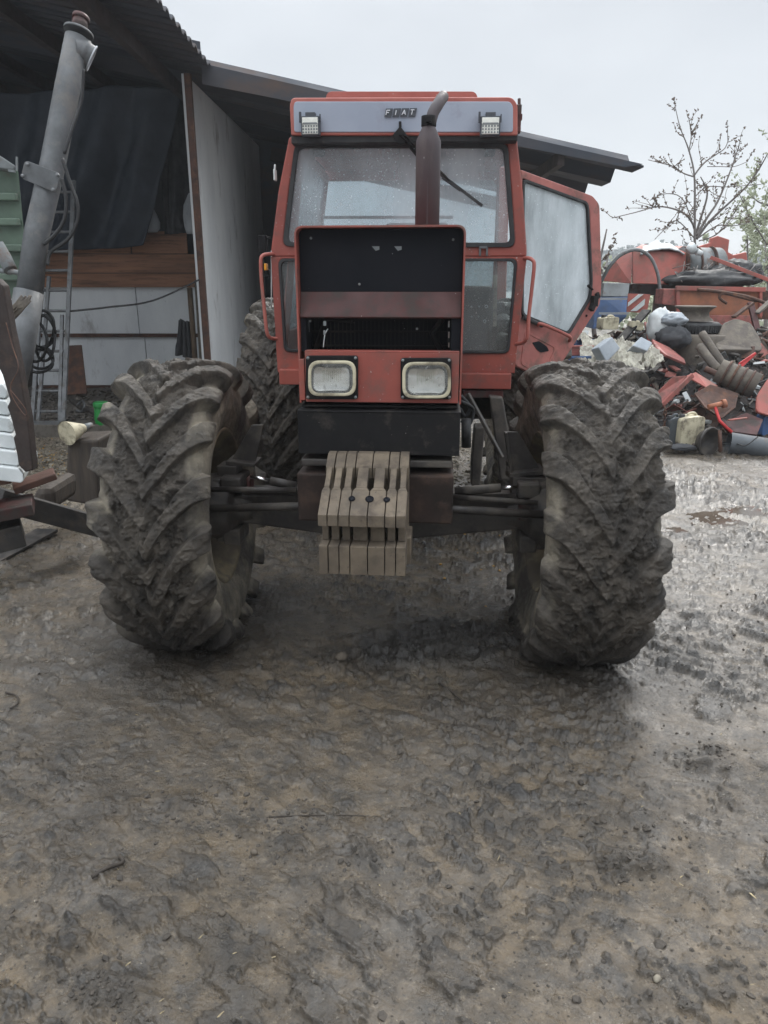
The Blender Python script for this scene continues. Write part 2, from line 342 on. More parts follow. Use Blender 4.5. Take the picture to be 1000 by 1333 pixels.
def groundmat():
    m, n, p, out = newmat('wet_mud')
    tc = n.nodes.new('ShaderNodeTexCoord'); v = tc.outputs['Object']
    c = n.nodes.new('ShaderNodeAttribute'); c.attribute_name = 'clod'
    g = n.nodes.new('ShaderNodeAttribute'); g.attribute_name = 'gravel'
    e = n.nodes.new('ShaderNodeAttribute'); e.attribute_name = 'wet'
    base = mixc(n, mapr(n, tex(n, v, 1.1, 6, .6), .38, .62), (.132,.098,.060), (.068,.053,.037))
    base = mixc(n, mapr(n, tex(n, v, 9, 9, .72), .38, .62), base, (.048,.041,.033))
    base = mixc(n, mapr(n, tex(n, v, 30, 8, .72), .54, .72), base, (.165,.132,.092))
    base = mixc(n, mapr(n, tex(n, v, 70, 5, .7), .60, .68), base, (.024,.020,.017))
    base = mixc(n, mapr(n, tex(n, v, 110, 4, .7), .64, .70), base, (.26,.225,.175))
    base = mixc(n, c.outputs['Fac'], base, (.022,.019,.016))
    base = mixc(n, g.outputs['Fac'], base, mixc(n, mapr(n, tex(n, v, 22, 4, .7), .4, .6), (.24,.20,.15), (.10,.085,.068)))
    n.links.new(base, p.inputs['Base Color'])
    r0 = mapr(n, tex(n, v, 12, 8, .7), .38, .62, .16, .58)
    k = n.nodes.new('ShaderNodeMix'); n.links.new(e.outputs['Fac'], k.inputs[0]); n.links.new(r0, k.inputs[2]); k.inputs[3].default_value = .32
    n.links.new(k.outputs[0], p.inputs['Roughness']); p.inputs['Specular IOR Level'].default_value = .55
    b0 = bumpn(n, ridged(n, v, 9, 5, .55), .003, .8)
    b1 = bumpn(n, tex(n, v, 24, 8, .68), .020, .9, b0)
    n.links.new(bumpn(n, tex(n, v, 120, 4, .65), .003, .7, b1), p.inputs['Normal'])
    cw = n.nodes.new('ShaderNodeMix'); n.links.new(e.outputs['Fac'], cw.inputs[0])
    n.links.new(mapr(n, tex(n, v, 5, 8, .7), .46, .62, .0, .42), cw.inputs[2]); cw.inputs[3].default_value = .42
    n.links.new(cw.outputs[0], p.inputs['Coat Weight']); p.inputs['Coat IOR'].default_value = 1.5
    n.links.new(mapr(n, tex(n, v, 18, 6, .7), .35, .65, .22, .55), p.inputs['Coat Roughness'])
    n.links.new(bumpn(n, tex(n, v, 17, 6, .62), .014, .8, b0), p.inputs['Coat Normal'])
    return m
M['ground'] = groundmat()
m, n, p, out = newmat('muddy_water'); p.inputs['Base Color'].default_value = (.075,.058,.043,1); p.inputs['Roughness'].default_value = .06
M['water'] = m
# ================================================================ SETTING: ground
def ground():
    nr, nc = 920, 1350
    t = np.linspace(0, 1, nr)
    a, b, e = .75, 16., .75
    ys = (a**-e + t*(b**-e - a**-e))**(-1/e)
    far = np.array([18, 21, 25, 30, 38, 50, 70, 100, 160, 300.])
    ys = np.concatenate([[-6, -3, -1, 0, .4], ys, far])
    u = np.linspace(-1, 1, nc); u = .50*u + .50*u**3
    X = u[None, :]*(np.abs(ys)[:, None]*.80+1.2); Y = np.repeat(ys[:, None], nc, 1)
    near = sst(22, 9, Y)
    # streaks dragged towards the upper left on the right-hand side, tyre-wide smears in the middle
    ca, sa = math.cos(R(33)), math.sin(R(33))
    U, V = X*ca - Y*sa, X*sa + Y*ca
    big = (fbm(X*.55, Y*.55, 3.3, 3)-.5)*.09
    crumb = fbm(U*8, V*17, 5.1, 4, .6)
    mask = sst(.50, .64, fbm(X*1.3+3, Y*1.3, 8.2, 4, .55) + .10*(noise(X*7, Y*7, 4.4)-.5))
    right = sst(.3, 2.0, X + .12*Y - .2)
    mask = np.clip(mask*(.7+.6*right), 0, 1)
    wv = (fbm(X*1.1, Y*1.1, 2.7, 2)-.5)*.5
    flow = ridge(U*1.5+wv, V*5.5+wv*3, 6.7, 3, .55)-.6
    drag = fbm(U*5+wv*2, V*13+wv*4, 1.7, 3)-.5
    patch = sst(.42, .60, fbm(X*2.4, Y*2.4, 1.2, 4))
    h = big*.7 + flow*(.022+.022*right) + drag*(.018+.012*right)
    cl = sst(.50, .66, crumb); h += cl*mask*(.026-.004*right)
    grit = sst(.54, .66, fbm(U*26, V*34, 3.9, 3, .55))*patch; h += grit*(.012+.002*right)
    h += (fbm(X*45, Y*45, 9.9, 3)-.5)*(.0035+.005*patch)
    l = noise(X*17, Y*17, 7.7); lump = sst(.84, .95, l)*(noise(X*3, Y*3, 1.) > .5); h += lump*.0
    clod = mask*cl*.75 + grit*.62
    # named messes of churned mud, each at its own spot on the yard
    for (px, py, rx, ry, hh, dk) in ((575, 838, .50, .30, .040, 1.4), (255, 590*1.0+0, .01, .01, 0, 0), (810, 1125, .17, .05, .05, .4), (235, 1050, .16, .09, .03, .6),
                                     (690, 960, .5, .2, .015, .2), (915, 990, .16, .07, .04, .4), (145, 1290, .12, .08, .03, .7), (800, 1060, .2, .05, .04, .4),
                                     (440, 870, .07, .05, .03, .6), (980, 700, .5, .3, .04, .4), (860, 640, .6, .4, .05, .3), (130, 1060, .12, .08, .02, .5), (460, 1110, .16, .07, .025, .6)):
        c = G(px, py)
        d = np.sqrt(((X-c.x)/rx)**2+((Y-c.y)/ry)**2) + (fbm(X*4, Y*4, px, 3)-.5)*1.2
        f = sst(1.25, .35, d)
        rg = ridge(X*8, Y*11, 2.5, 3, .5)
        h += f*hh*(sst(.4, .95, rg)-.1); clod = np.maximum(clod, f*dk*(.65+.35*rg))
    for (wx, wy, rad) in ((-.93, 3.32, .42), (.88, 3.19, .45)):      # mud pressed up round the tyres
        d = np.sqrt((X-wx)**2+((Y-wy)*.8)**2); f = sst(rad+.28, rad-.12, d)
        h += f*(.012+.02*(ridge(X*12, Y*12, 6.6, 3)-.5)); clod = np.maximum(clod, f*.75)
    # kerb of gravel at the shed, coarse crushed stone behind the tractor
    gr = sst(5.6, 7.2, Y+1.2*(fbm(X*.9, Y*.9, 4, 3)-.5)+.4*(X < -1.0)) * sst(2.2, .8, X)
    gr2 = sst(4.6, 5.6, Y + .6*(noise(X*2, Y*2, 3)-.5)) * sst(-1.2, -2.2, X)
    gr = np.clip(gr+gr2, 0, 1)
    st = noise(X*24, Y*24, .5)
    h += gr*(sst(.45, .8, st)*.022 + (fbm(X*40, Y*40, 4.4, 2)-.5)*.015)
    clod = clod*(1-.7*gr)
    h = np.clip(h, -.06, .12)*near
    wet = np.clip(.15+.85*right, 0, 1)*sst(.36, .58, fbm(U*1.5, V*.9, 6.1, 4)+.06)*(1-gr)*(1-.6*np.clip(clod, 0, 1))*sst(7.4, 5.2, Y)
    # low basins where the water stands
    for (px, py, rx, ry) in ((925, 668, .75, .33), (885, 690, .4, .16), (990, 660, .3, .2), (560, 925, .01, .01)):
        c = G(px, py); d = ((X-c.x)/rx)**2+((Y-c.y)/ry)**2
        h -= .035*np.exp(-d*1.2)
    P = np.stack([X, Y, h], -1)
    g = grid_obj('ground', P, M['ground'], None, attrs={'clod': np.clip(clod, 0, 1), 'gravel': gr*near, 'wet': wet})
    tag(g, kind='structure'); return X, Y, h
GXa, GYa, GH = ground()
_ys = GYa[:, 0]; 
def gz(x, y):
    i = int(np.searchsorted(_ys, y)); i = min(max(i, 0), len(_ys)-1)
    row = GXa[i]; j = min(int(np.searchsorted(row, x)), row.shape[0]-1); return float(GH[i, j])
c = G(925, 672)
o = grid_obj('puddle', np.array([[[x, y, -.022] for y in np.linspace(c.y-1.2, c.y+1.3, 12)] for x in np.linspace(c.x-1.2, c.x+1.6, 12)]), M['water'])
tag(o, kind='structure')

# ================================================================ TYRES
def tyre_mesh(Rad, Wd, Rr, nl, nu, nv, seed, lug=.052, mudlevel=.5, mudtop=.5, wetbot=.5, flip=1):
    hw = Wd/2; R0 = Rad-lug; H = R0-Rr
    prof = [(-.36*Wd, Rr-.005), (-.43*Wd, Rr+.10*H), (-.505*Wd, Rr+.42*H), (-.515*Wd, Rr+.66*H), (-.48*Wd, Rr+.88*H), (-.40*Wd, Rr+.985*H), (-.2*Wd, R0+.006), (0, R0+.012)]
    prof += [(-x, r) for x, r in prof[-2::-1]]
    pts = smooth_path([(x, r, 0) for x, r in prof], 24)
    q = np.array([(p.x, p.y) for p in pts]); d = np.r_[0, np.cumsum(np.hypot(*np.diff(q, axis=0).T))]
    s = np.linspace(0, d[-1], nv); px = np.interp(s, d, q[:, 0]); pr = np.interp(s, d, q[:, 1])
    tx, tr = np.gradient(px), np.gradient(pr); ln = np.hypot(tx, tr); nx, nr_ = -tr/ln, tx/ln
    th = np.linspace(0, 2*math.pi, nu, endpoint=False)[:, None]
    X = np.repeat(px[None], nu, 0); RR = np.repeat(pr[None], nu, 0)
    ct, st = np.cos(th), np.sin(th)
    wx, wy, wz = X, RR*ct, RR*st
    k = seed*13.7
    wob = (fbm(wx*5+k, wy*5, wz*5, 3)-.5)
    ax = np.abs(X)/hw
    lugh = 0
    for side in (-1, 1):
        sh = .30/Rad*np.power(np.clip(ax, 0, 2), .85)            # bar rises towards the shoulder
        ph = (th - flip*sh)*nl/(2*math.pi) + (.5 if side > 0 else 0) + wob*.22
        u = np.abs((ph % 1)-.5)
        wdt = .150+.075*np.clip(ax, 0, 1.1)
        f = sst(wdt+.055, wdt-.03, u)*sst(-.055, .0, X*side)
        lugh = np.maximum(lugh, f)
    # the bars run down over the shoulder and die out on the side wall
    dep = Rad-lug-RR; fade = sst(.27*H, .07*H, dep); lugh = lugh*fade*(.86+.28*fbm(wx*8+k, wy*8, wz*8, 2))
    tread = sst(.42*H, .10*H, dep)
    n1 = fbm(wx*3.2+k, wy*3.2, wz*3.2+k, 4, .55)
    n2 = ridge(wx*11+k, wy*11, wz*11, 4, .6)
    n3 = fbm(wx*55, wy*55+k, wz*55, 4, .65)-.5
    n4 = fbm(wx*22, wy*22+k, wz*22, 3)-.5
    cen = sst(1.0, .30, ax+.34*(n1-.5)*2)
    fill = np.clip(cen*1.0+(n1-.5)*1.9+mudlevel-.5, 0, 1)*tread
    crack = sst(.88, .99, ridge(wx*7+k*2, wy*7, wz*7, 2))
    mudh = fill*(mudtop+.38*(n2-.55)+.45*n4)
    cov = sst(.28, .52, fill)
    hgt = np.maximum(lugh, mudh)
    onlug = lugh*sst(.40, .60, fbm(wx*9+3, wy*9+k, wz*9, 3)+.25*(n1-.4))
    n5 = sst(.42, .60, fbm(wx*34+k, wy*34, wz*34, 2))
    hgt = hgt*lug + cov*(n3*.020+n4*.013-crack*.014+(n2-.6)*.009+(n5-.5)*.007)*(1-.55*lugh) + onlug*(.004+n3*.006+(n5-.5)*.003) + n3*.003
    hgt += (n1-.5)*.008*tread
    X2 = X+nx[None]*hgt; R2 = RR+nr_[None]*hgt
    mud = np.clip(cov+.75*onlug+.7*lugh*sst(.42, .62, n2)+.3*sst(.5, .7, n4+.5), 0, 1)
    low = sst(-.35, -.85, st)
    mud = np.clip(mud+low*.25*sst(.4, .6, n1), 0, 1)
    P = np.stack([X2, -R2*ct, R2*st], -1)
    bot = P[..., 2] < -(Rad-.035)
    P[..., 2] = np.where(bot, -(Rad-.035)-(-(Rad-.035)-P[..., 2])*.3, P[..., 2])
    return P, {'mud': mud, 'wet': np.clip(low*wetbot+sst(.55, .7, fbm(wx*4, wy*4+k, wz*4, 3))*.45, 0, 1)}

trac = empty('tractor', (TX, TY, 0), YAW)
tag(trac, 'mud-caked red farm tractor with cab, seen head-on, front grille missing and right cab door open', 'tractor')
def wheel(x, y, Rad, Wd, Rr, nl, nu, nv, seed, steer, inner, **kw):
    wm = empty_part = None
    P, at = tyre_mesh(Rad, Wd, Rr, nl, nu, nv, seed, **kw)
    sgn = inner                                       # +1: hub faces +x
    m = MB()
    hw = Wd*.40; g = sgn
    m.lathe([(Rr+.012, -hw-.012), (Rr+.022, -hw), (Rr-.005, -hw+.015), (Rr-.03, -hw+.05), (Rr-.055, -hw*.35), (Rr-.055, hw*.35), (Rr-.03, hw-.05), (Rr-.005, hw-.015), (Rr+.022, hw), (Rr+.012, hw+.012),
             (Rr-.004, hw+.004), (Rr-.012, hw-.02), (Rr-.04, hw-.055), (Rr-.066, hw*.35), (Rr-.068, -hw*.35), (Rr-.04, -hw+.055), (Rr-.012, -hw+.02), (Rr-.004, -hw-.004), (Rr+.012, -hw-.012)], axis='x', n=56)
    m.lathe([(Rr-.06, -g*.02), (Rr*.7, -g*.05), (Rr*.45, -g*.07), (.02, -g*.07), (.02, -g*.085), (Rr*.45, -g*.085), (Rr*.7, -g*.065), (Rr-.06, -g*.035)], axis='x', n=48)
    rim = m.build('wheel', M['rimm'], trac)
    rim.location = (x, y, Rad-.035); rim.rotation_euler = (0, 0, steer)
    ty = grid_obj('tyre', P, M['tyre'], rim, closed=True, attrs=at)
    return rim
M['rimm'] = pbr('muddy_rim', (.27,.22,.14), (.10,.085,.06), 5, .85, dirt=(.1,.085,.068), dlo=.5, dhi=.65, bump=.004, bscale=30)
FR, FW = .675, .425
wheel(-.905, .0, FR, FW-.02, .355, 18, 1200, 340, 1, R(3), 1, lug=.066, mudlevel=.56, mudtop=.50)
wheel(.90, .0, FR+.005, FW-.015, .355, 18, 1200, 340, 5, R(1.5), -1, lug=.062, mudlevel=.80, mudtop=.66)
wheel(-.93, 2.6, .79, .46, .48, 22, 760, 200, 9, 0, 1, lug=.05, mudlevel=.95)
wheel(.93, 2.6, .79, .46, .48, 22, 760, 200, 12, 0, -1, lug=.05, mudlevel=.95)

# ================================================================ TRACTOR
def rect(x0, y0, x1, y1, s):                          # px rectangle on local plane s
    return [T(x0, y0, s), T(x1, y0, s), T(x1, y1, s), T(x0, y1, s)]
B = (0, 1, 0)
def back(d): return (0, d, 0)
# --- cab
sW = 1.45
cabx0, cabx1 = T(354, 322, sW).x, T(685, 322, sW).x
out = rnd([T(376,178,sW), T(673,178,sW), T(681,250,sW), T(686,322,sW), T(686,334,sW), T(352.5,334,sW), T(353,322,sW), T(362,250,sW)], .015)
inn = rnd([T(386.5,187,sW), T(660,187,sW), T(665.5,250,sW), T(669,312,sW), T(667,321,sW), T(371,319,sW), T(369.5,312,sW), T(376,250,sW)], .02)
f = MB().ring(out, inn, back(.09)).build('cab_frame', M['red'], trac, .012, seg=3)
def gasket(poly_out, grow, parent, s0, name='window_seal', mat='rubber', r=.05, th=.012, d=.02):
    c = sum((Vector(p) for p in poly_out), Vector())/len(poly_out)
    o_ = rnd(poly_out, r); i_ = []
    a = [Vector(p) for p in poly_out]; b = []
    nn = len(a)
    N = (a[1]-a[0]).cross(a[2]-a[1]).normalized()
    for i in range(nn):
        e1 = (a[i]-a[i-1]).normalized(); e2 = (a[(i+1) % nn]-a[i]).normalized()
        n1 = N.cross(e1); n2 = N.cross(e2); bis = (n1+n2); k = grow/max(.2, (1+n1.dot(n2)))
        b.append(a[i]+bis*k)
    if (b[0]-c).length > (a[0]-c).length: 
        b = [x*2-y for x, y in zip(a, b)]
    i_ = rnd(b, max(r-grow*.4, .004))
    n = nrm(a)
    MB().ring([p-n*th for p in o_], [p-n*th for p in i_], n*d).build(name, M[mat], parent, .003)
    return [p for p in i_]
wp = [T(384,186.5,sW), T(661,186.5,sW), T(671,322,sW), T(368,321,sW)]
gi = gasket(wp, .026, f, sW, d=.04)
g_ = MB().prism([p+Vector((0,.01,0)) for p in gi], back(.006)).build('windscreen', M['glass'], trac)
# wiper
m = MB()
m.prism([T(521,164,1.30), T(531,177,1.30), T(526,187,1.30), T(516,186,1.30), T(511,176,1.30)], back(.018))
m.tube([T(521,158,1.31), T(521,166,1.31)], .008, 8)
m.bar(T(521,175,1.29), T(546,206,1.37), .024, .008); m.bar(T(527,176,1.295), T(585,235,1.40), .018, .008)
wpr = m.build('wiper', M['black'], trac, .002)
MB().bar(T(540,194,1.41), T(548,204,1.41), .028, .012).bar(T(570,224,1.415), T(628,268,1.42), .018, .016).bar(T(576,231,1.41), T(600,248,1.41), .026, .014).build('wiper_blade', M['rubber'], wpr, .002)
# lower front frames, either side of the engine
for (o4, i4, xx) in (([T(352.5,334,sW), T(440,334,sW), T(440,486,sW), T(361.5,486,sW)], [T(362,331.5,sW), T(425,331.5,sW), T(425,458,sW), T(370,458,sW)], 0),
                     ([T(570,334,sW), T(686,334,sW), T(670,486,sW), T(570,486,sW)], [T(585,333,sW), T(674,333,sW), T(663,460,sW), T(585,460,sW)], 1)):
    o5 = [Vector(p)+Vector((0,.001,0)) for p in o4]
    i4 = [Vector((p.x, p.y+.001, min(p.z, o5[0].z-.012))) for p in i4]
    fr = MB().ring(rnd(o5, [.002,.002,.002,.02]), rnd(i4, .04), back(.08)).build('lower_cab_panel', M['red'], trac, .008, seg=3)
    gi = gasket(i4, .016, fr, sW, d=.03, r=.045)
    MB().prism([p+Vector((0,.012,0)) for p in gi], back(.006)).build('lower_window', M['lowglass'], trac)
# hinge clip above the lower right window
MB().bar(T(624,322,1.44), T(634,322,1.44), .02, .012).bar(T(625,322,1.44), T(625,333,1.44), .012, .012).bar(T(634,322,1.44), T(634,333,1.44), .012, .012).build('hinge', M['galv'], trac)
# bonnet side sill boxes under the cab
a = T(601,486,sW-.05); b = T(665,507,sW-.05); MB().box((a.x, a.y, a.z), (b.x, b.y+.5, b.z)).build('step_box', M['red'], trac, .006)
a = T(363,481,sW-.05); b = T(392,501,sW-.05); MB().box((a.x, a.y, a.z), (b.x+.1, b.y+.5, b.z)).build('step_box', M['red'], trac, .006)
a = T(603,508,sW-.03); b = T(655,518,sW-.03); MB().box((a.x, a.y, a.z), (b.x, b.y+.4, b.z)).build('sill', M['darkred'], trac, .004)
# cab body: rear frame, floor, sides, firewall
sR = 2.75; zt = T(500,178,sW).z; zb = T(500,486,sW).z; zm = T(500,322,sW).z
xl, xr = cabx0+.0, cabx1-.0
def cabring(s, ox0, ox1, z0, z1, t, zi=None):
    return MB().ring(rnd([(ox0,s,z1),(ox1,s,z1),(ox1,s,z0),(ox0,s,z0)], .04), rnd([(ox0+t,s,z1-t),(ox1-t,s,z1-t),(ox1-t,s,(zi or z0)+t),(ox0+t,s,(zi or z0)+t)], .07), back(.06))
cabring(sR, xl+.03, xr-.03, zb, zt, .07, zb+.42).build('rear_frame', M['redclean'], trac, .008)
MB().prism([(xl+.1,sR+.02,zt-.07),(xr-.1,sR+.02,zt-.07),(xr-.1,sR+.02,zb+.49),(xl+.1,sR+.02,zb+.49)], back(.006)).build('rear_window', M['glass'], trac)
m = MB().box((xl+.05, 1.6, zb-.02), (xr-.05, 2.74, zb+.02)); m.box((T(440,400,sW).x+.002, 1.48, zb+.0), (T(570,400,sW).x-.002, 1.53, zm+.02)); m.box((xl+.04, 2.3, zb), (xl+.3, 2.74, zb+.42)); m.box((xr-.3, 2.3, zb), (xr-.04, 2.74, zb+.42))
m.build('cab_floor', M['inner'], trac, .01)
# left (closed) door
xt = T(378,178,sW).x+.01
o4 = [(xt, 1.56, zt-.02), (xt, 2.7, zt-.04), (xl, 2.7, zb+.35), (xl, 2.3, zb), (xl, 1.56, zb)]
i4 = [(xt, 1.62, zt-.08), (xt, 2.63, zt-.1), (xl, 2.63, zb+.42), (xl, 2.3, zb+.25), (xl, 1.62, zb+.25)]
dl = MB().ring(rnd(o4, .05), rnd(i4, .06), (.04, 0, 0)).build('closed_door', M['redclean'], trac, .008)
MB().prism([(x+.015, y, z) for x, y, z in i4], (.005, 0, 0)).build('door_glass', M['glass'], dl)
# right side: rear pillar
MB().bar((xr-.04, 2.68, zb+.3), (xr-.06, 2.68, zt), .08, .08).build('rear_pillar', M['redclean'], trac, .01)
# --- roof
sF = 1.33
fo = [T(380,127,sF), T(667,126,sF), T(674,136,sF), T(674,176,sF), T(379,176,sF), T(377,136,sF)]
rl = Vector((0, 1.45, 0))
roof = MB().prism(rnd(fo, [.02,.03,.02,.01,.01,.02]), rl).build('roof', M['redclean'], trac, .02, seg=4)
s2 = sF-.006
fp = [T(384,132,s2), T(664,132,s2), T(668,138,s2), T(668,172,s2), T(383,172,s2), T(382,138,s2)]
M['fascia'] = pbr('chalky_white_paint', (.30,.33,.39), (.25,.28,.34), 2.5, .6, dirt=(.2,.2,.24), dlo=.55, dhi=.75, dscale=4)
MB().prism(rnd(fp, .015), back(.012)).build('roof_front_panel', M['fascia'], roof, .004)
fa, fb = T(379,177,sF+.02), T(674,183,sF+.02)
MB().box(fa, (fb.x, fb.y+.1, fb.z)).build('roof_lower_trim', M['rubber'], roof, .004)
ct = [T(426,119,1.75), T(620,119,1.75), T(627,128,1.75), T(419,128,1.75)]
ct = [Vector((p.x, p.y, p.z if i < 2 else fo[0].z-.01)) for i, p in enumerate(ct)]
MB().prism(rnd(ct, [.03,.03,.002,.002]), back(.8)).build('roof_hatch', M['redclean'], roof, .012)
# name badge: four slanted tiles and their letters
def letter(ch):
    return {'F': [((0,0),(.0,1)), ((0,1),(.75,1)), ((0,.52),(.6,.52))], 'I': [((.35,0),(.35,1))],
            'A': [((0,0),(.4,1)), ((.4,1),(.8,0)), ((.15,.35),(.65,.35))], 'T': [((.4,0),(.4,1)), ((0,1),(.8,1))]}[ch]
s3 = s2-.008
mb, mls = MB(), []
X0, X1 = T(500,146.5,s3), T(544,146.5,s3); zt0, zb0 = T(520,141,s3).z, T(520,152,s3).z; hh = zt0-zb0
tw = (X1.x-X0.x-hh*.25)/4
for i, ch in enumerate('FIAT'):
    xa = X0.x+i*tw+.002; xb = xa+tw-.006; sh = hh*.22
    mb.prism([(xa,s3,zb0),(xb,s3,zb0),(xb+sh,s3,zt0),(xa+sh,s3,zt0)], back(.006))
    ml = MB(); mls.append(ml); w_, h_ = tw*.55, hh*.56; ox = xa+tw*.20; oz = zb0+hh*.22
    for (a, b) in letter(ch):
        pa = Vector((ox+a[0]*w_+a[1]*h_*.22, s3-.002, oz+a[1]*h_)); pb = Vector((ox+b[0]*w_+b[1]*h_*.22, s3-.002, oz+b[1]*h_))
        ml.bar(pa, pb, .004, .0065, up=(0,1,0))
bd = mb.build('name_badge', M['badge'], trac); 
for ml in mls: ml.build('letter', M['lettering'], bd)
# work lights
for (x0, x1) in ((391.5, 416), (626, 651)):
    s4 = 1.27
    a, b = T(x0,151,s4), T(x1,176,s4); cx = (a.x+b.x)/2
    m = MB().box((a.x, s4, b.z), (b.x, s4+.055, a.z)); m.box((cx-.028, s4+.01, a.z), (cx+.028, s4+.05, a.z+.022)); m.box((a.x-.012, s4+.01, a.z-.03), (a.x, s4+.03, a.z+.025)); m.box((b.x, s4+.01, a.z-.03), (b.x+.006, s4+.03, a.z+.012))
    wl = m.build('work_light', M['badge'], trac, .004)
    zi = a.z-.008; w_ = b.x-a.x
    MB().prism([(a.x+.008,s4-.004,zi),(b.x-.008,s4-.004,zi),(b.x-.008,s4-.004,b.z+.006),(a.x+.008,s4-.004,b.z+.006)], back(.006)).build('light_lens', M['ledwhite'], wl, .002)
    m = MB(); zh = b.z+.005
    for r in range(3):
        for c_ in range(6):
            x = a.x+.014+c_*(w_-.028)/5; z = zh+.006+r*.016
            m.box((x-.0045, s4-.007, z-.001), (x+.0045, s4-.003, z+.0085))
    m.prism([(a.x+.014,s4-.006,zi-.026),(b.x-.014,s4-.006,zi-.026),(b.x-.006,s4-.006,zi-.036),(a.x+.006,s4-.006,zi-.036)], back(.004))
    m.build('led_cells', M['greymetal'], wl)
# sun visor flaps behind the screen
for (x0, x1) in ((401, 423), (622, 645)):
    MB().prism(rnd([T(x0,185,1.5), T(x1,185,1.5), T(x1,201,1.5), T(x1-3,204,1.5), T(x0+3,204,1.5), T(x0,201,1.5)], .01), back(.012)).build('visor', M['black'], trac)
# lamp bracket at roof's right end
m = MB().box(T(671,138,1.42), T(678,168,1.38)); m.tube([T(676,128,1.4), T(676,150,1.4)], .009); m.box(T(672,150,1.42), T(680,156,1.38)); m.box(T(670,168,1.43), T(678,172,1.37))
m.build('side_bracket', M['darkred'], trac, .003)
# mirrors / lamps by the left pillar
MB().box(T(355.5,220,1.5), T(361,236,1.55)).tube([T(358,214,1.52), T(358,222,1.52)], .006).build('pillar_lamp', M['pale'], trac, .004)
MB().box(T(343,350,1.6), T(353,362,1.66)).build('lamp_holder', M['black'], trac, .004)
m = MB().box(T(336,306,1.6), T(349,330,1.64)).tube([T(352,310,1.62), T(338,308,1.62)], .008); m.build('lamp_bracket', M['black'], trac, .004)
MB().box(T(343.5,343,1.55), T(349.5,352,1.6)).build('indicator_lamp', M['amber'], trac, .004)
MB().tube(smooth_path([T(353.5,326,1.6), T(353.5,400,1.6)]), .004, 6).build('cable', M['pale'], trac)
# handrails
MB().tube(smooth_path([T(357,331,1.46), T(349,331,1.41), T(342,333,1.38), T(339.5,341,1.37), T(341,370,1.37), T(344,400,1.37), T(347,429,1.37), T(350,438,1.38), T(354,440.5,1.41), T(361,441,1.46)], 5), .0115, 10).build('grab_rail', M['redclean'], trac)
MB().tube(smooth_path([T(682,336,1.46), T(688,336,1.41), T(693,338.5,1.38), T(695.5,346,1.37), T(692,380,1.37), T(688.5,412,1.37), T(687,436,1.37), T(684.5,443,1.38), T(680,446.5,1.41), T(671,448,1.46)], 5), .0115, 10).build('grab_rail', M['redclean'], trac)
# --- open door on the right
hp = T(681, 300, 1.52); da = R(42)
dn = Vector((-math.sin(da), math.cos(da), 0)); 
def DP(px, py, off=0.):
    p = TP(px, py, hp + dn*off, dn); return p
do_ = rnd([DP(679,221), DP(772,255), DP(781,266), DP(783.5,367), DP(781.5,396), DP(727,480), DP(700,490), DP(671,476), DP(670,440)], [.01,.02,.03,.02,.03,.04,.03,.03,.01])
di_ = rnd([DP(680.5,232), DP(758,262), DP(768,271), DP(771.5,366), DP(769.5,388), DP(741,436), DP(728,432), DP(679,411), DP(679,405)], [.01,.02,.03,.02,.03,.02,.01,.01,.01])
door = MB().ring(do_, di_, dn*.035).build('open_door', M['pink'], trac, .007, seg=3)
gi = gasket([DP(680.5,232), DP(766,263), DP(771.5,366), DP(769.5,388), DP(741,436), DP(679,411)], .016, door, 0, r=.04, th=.006, d=.03)
MB().prism([p+dn*.012 for p in gi], dn*.005).build('door_glass', M['doorglass'], door)
m = MB().tube(smooth_path([DP(700,424,-.02), DP(706,422,-.045), DP(738,436,-.045), DP(743,441,-.035), DP(741,444,-.01)], 5), .011); m.build('pull_bar', M['redclean'], door)
m = MB().tube([DP(681,413,-.02), DP(706,424,-.02)], .014); m.build('rubber_sleeve', M['rubber'], door)
# pressed panel and dark plate for the cut-out at the bottom of the door
m = MB().ring(rnd([DP(684,430,-.004), DP(728,452,-.004), DP(714,484,-.004), DP(700,486,-.004), DP(678,474,-.004)], .03), rnd([DP(686,434,-.004), DP(723,453,-.004), DP(711,480,-.004), DP(701,482,-.004), DP(681,472,-.004)], .03), dn*.006)
m.build('pressed_panel', M['pink'], door, .002)
MB().prism(rnd([DP(693,446,-.003), DP(702,444,-.003), DP(712,451,-.003), DP(715,457,-.003), DP(704,459,-.003), DP(699,455,-.003)], .012), dn*.004).build('lock_opening_shade', M['inner'], door)  # dark plate on the door skin stands in for the opening's shade
m = MB(); m.obox(DP(774,392,-.02), (.05,.03,.07), (0,0,da)); m.obox(DP(771,400,-.03), (.035,.03,.045), (0,.5,da)); m.obox(DP(778,385,-.02), (.03,.02,.04), (0,-.5,da)); m.tube([DP(772,377,-.01), DP(766,372,-.04)], [.006,.011], 8)
m.build('door_latch', M['black'], door, .004)
MB().lathe([(.008,0),(.008,.004),(0,.004)], DP(763.5,411,-.006), 'y', 12).build('bolt_hole_shade', M['inner'], door)  # flat dark disc, shade by colour, nothing is drilled
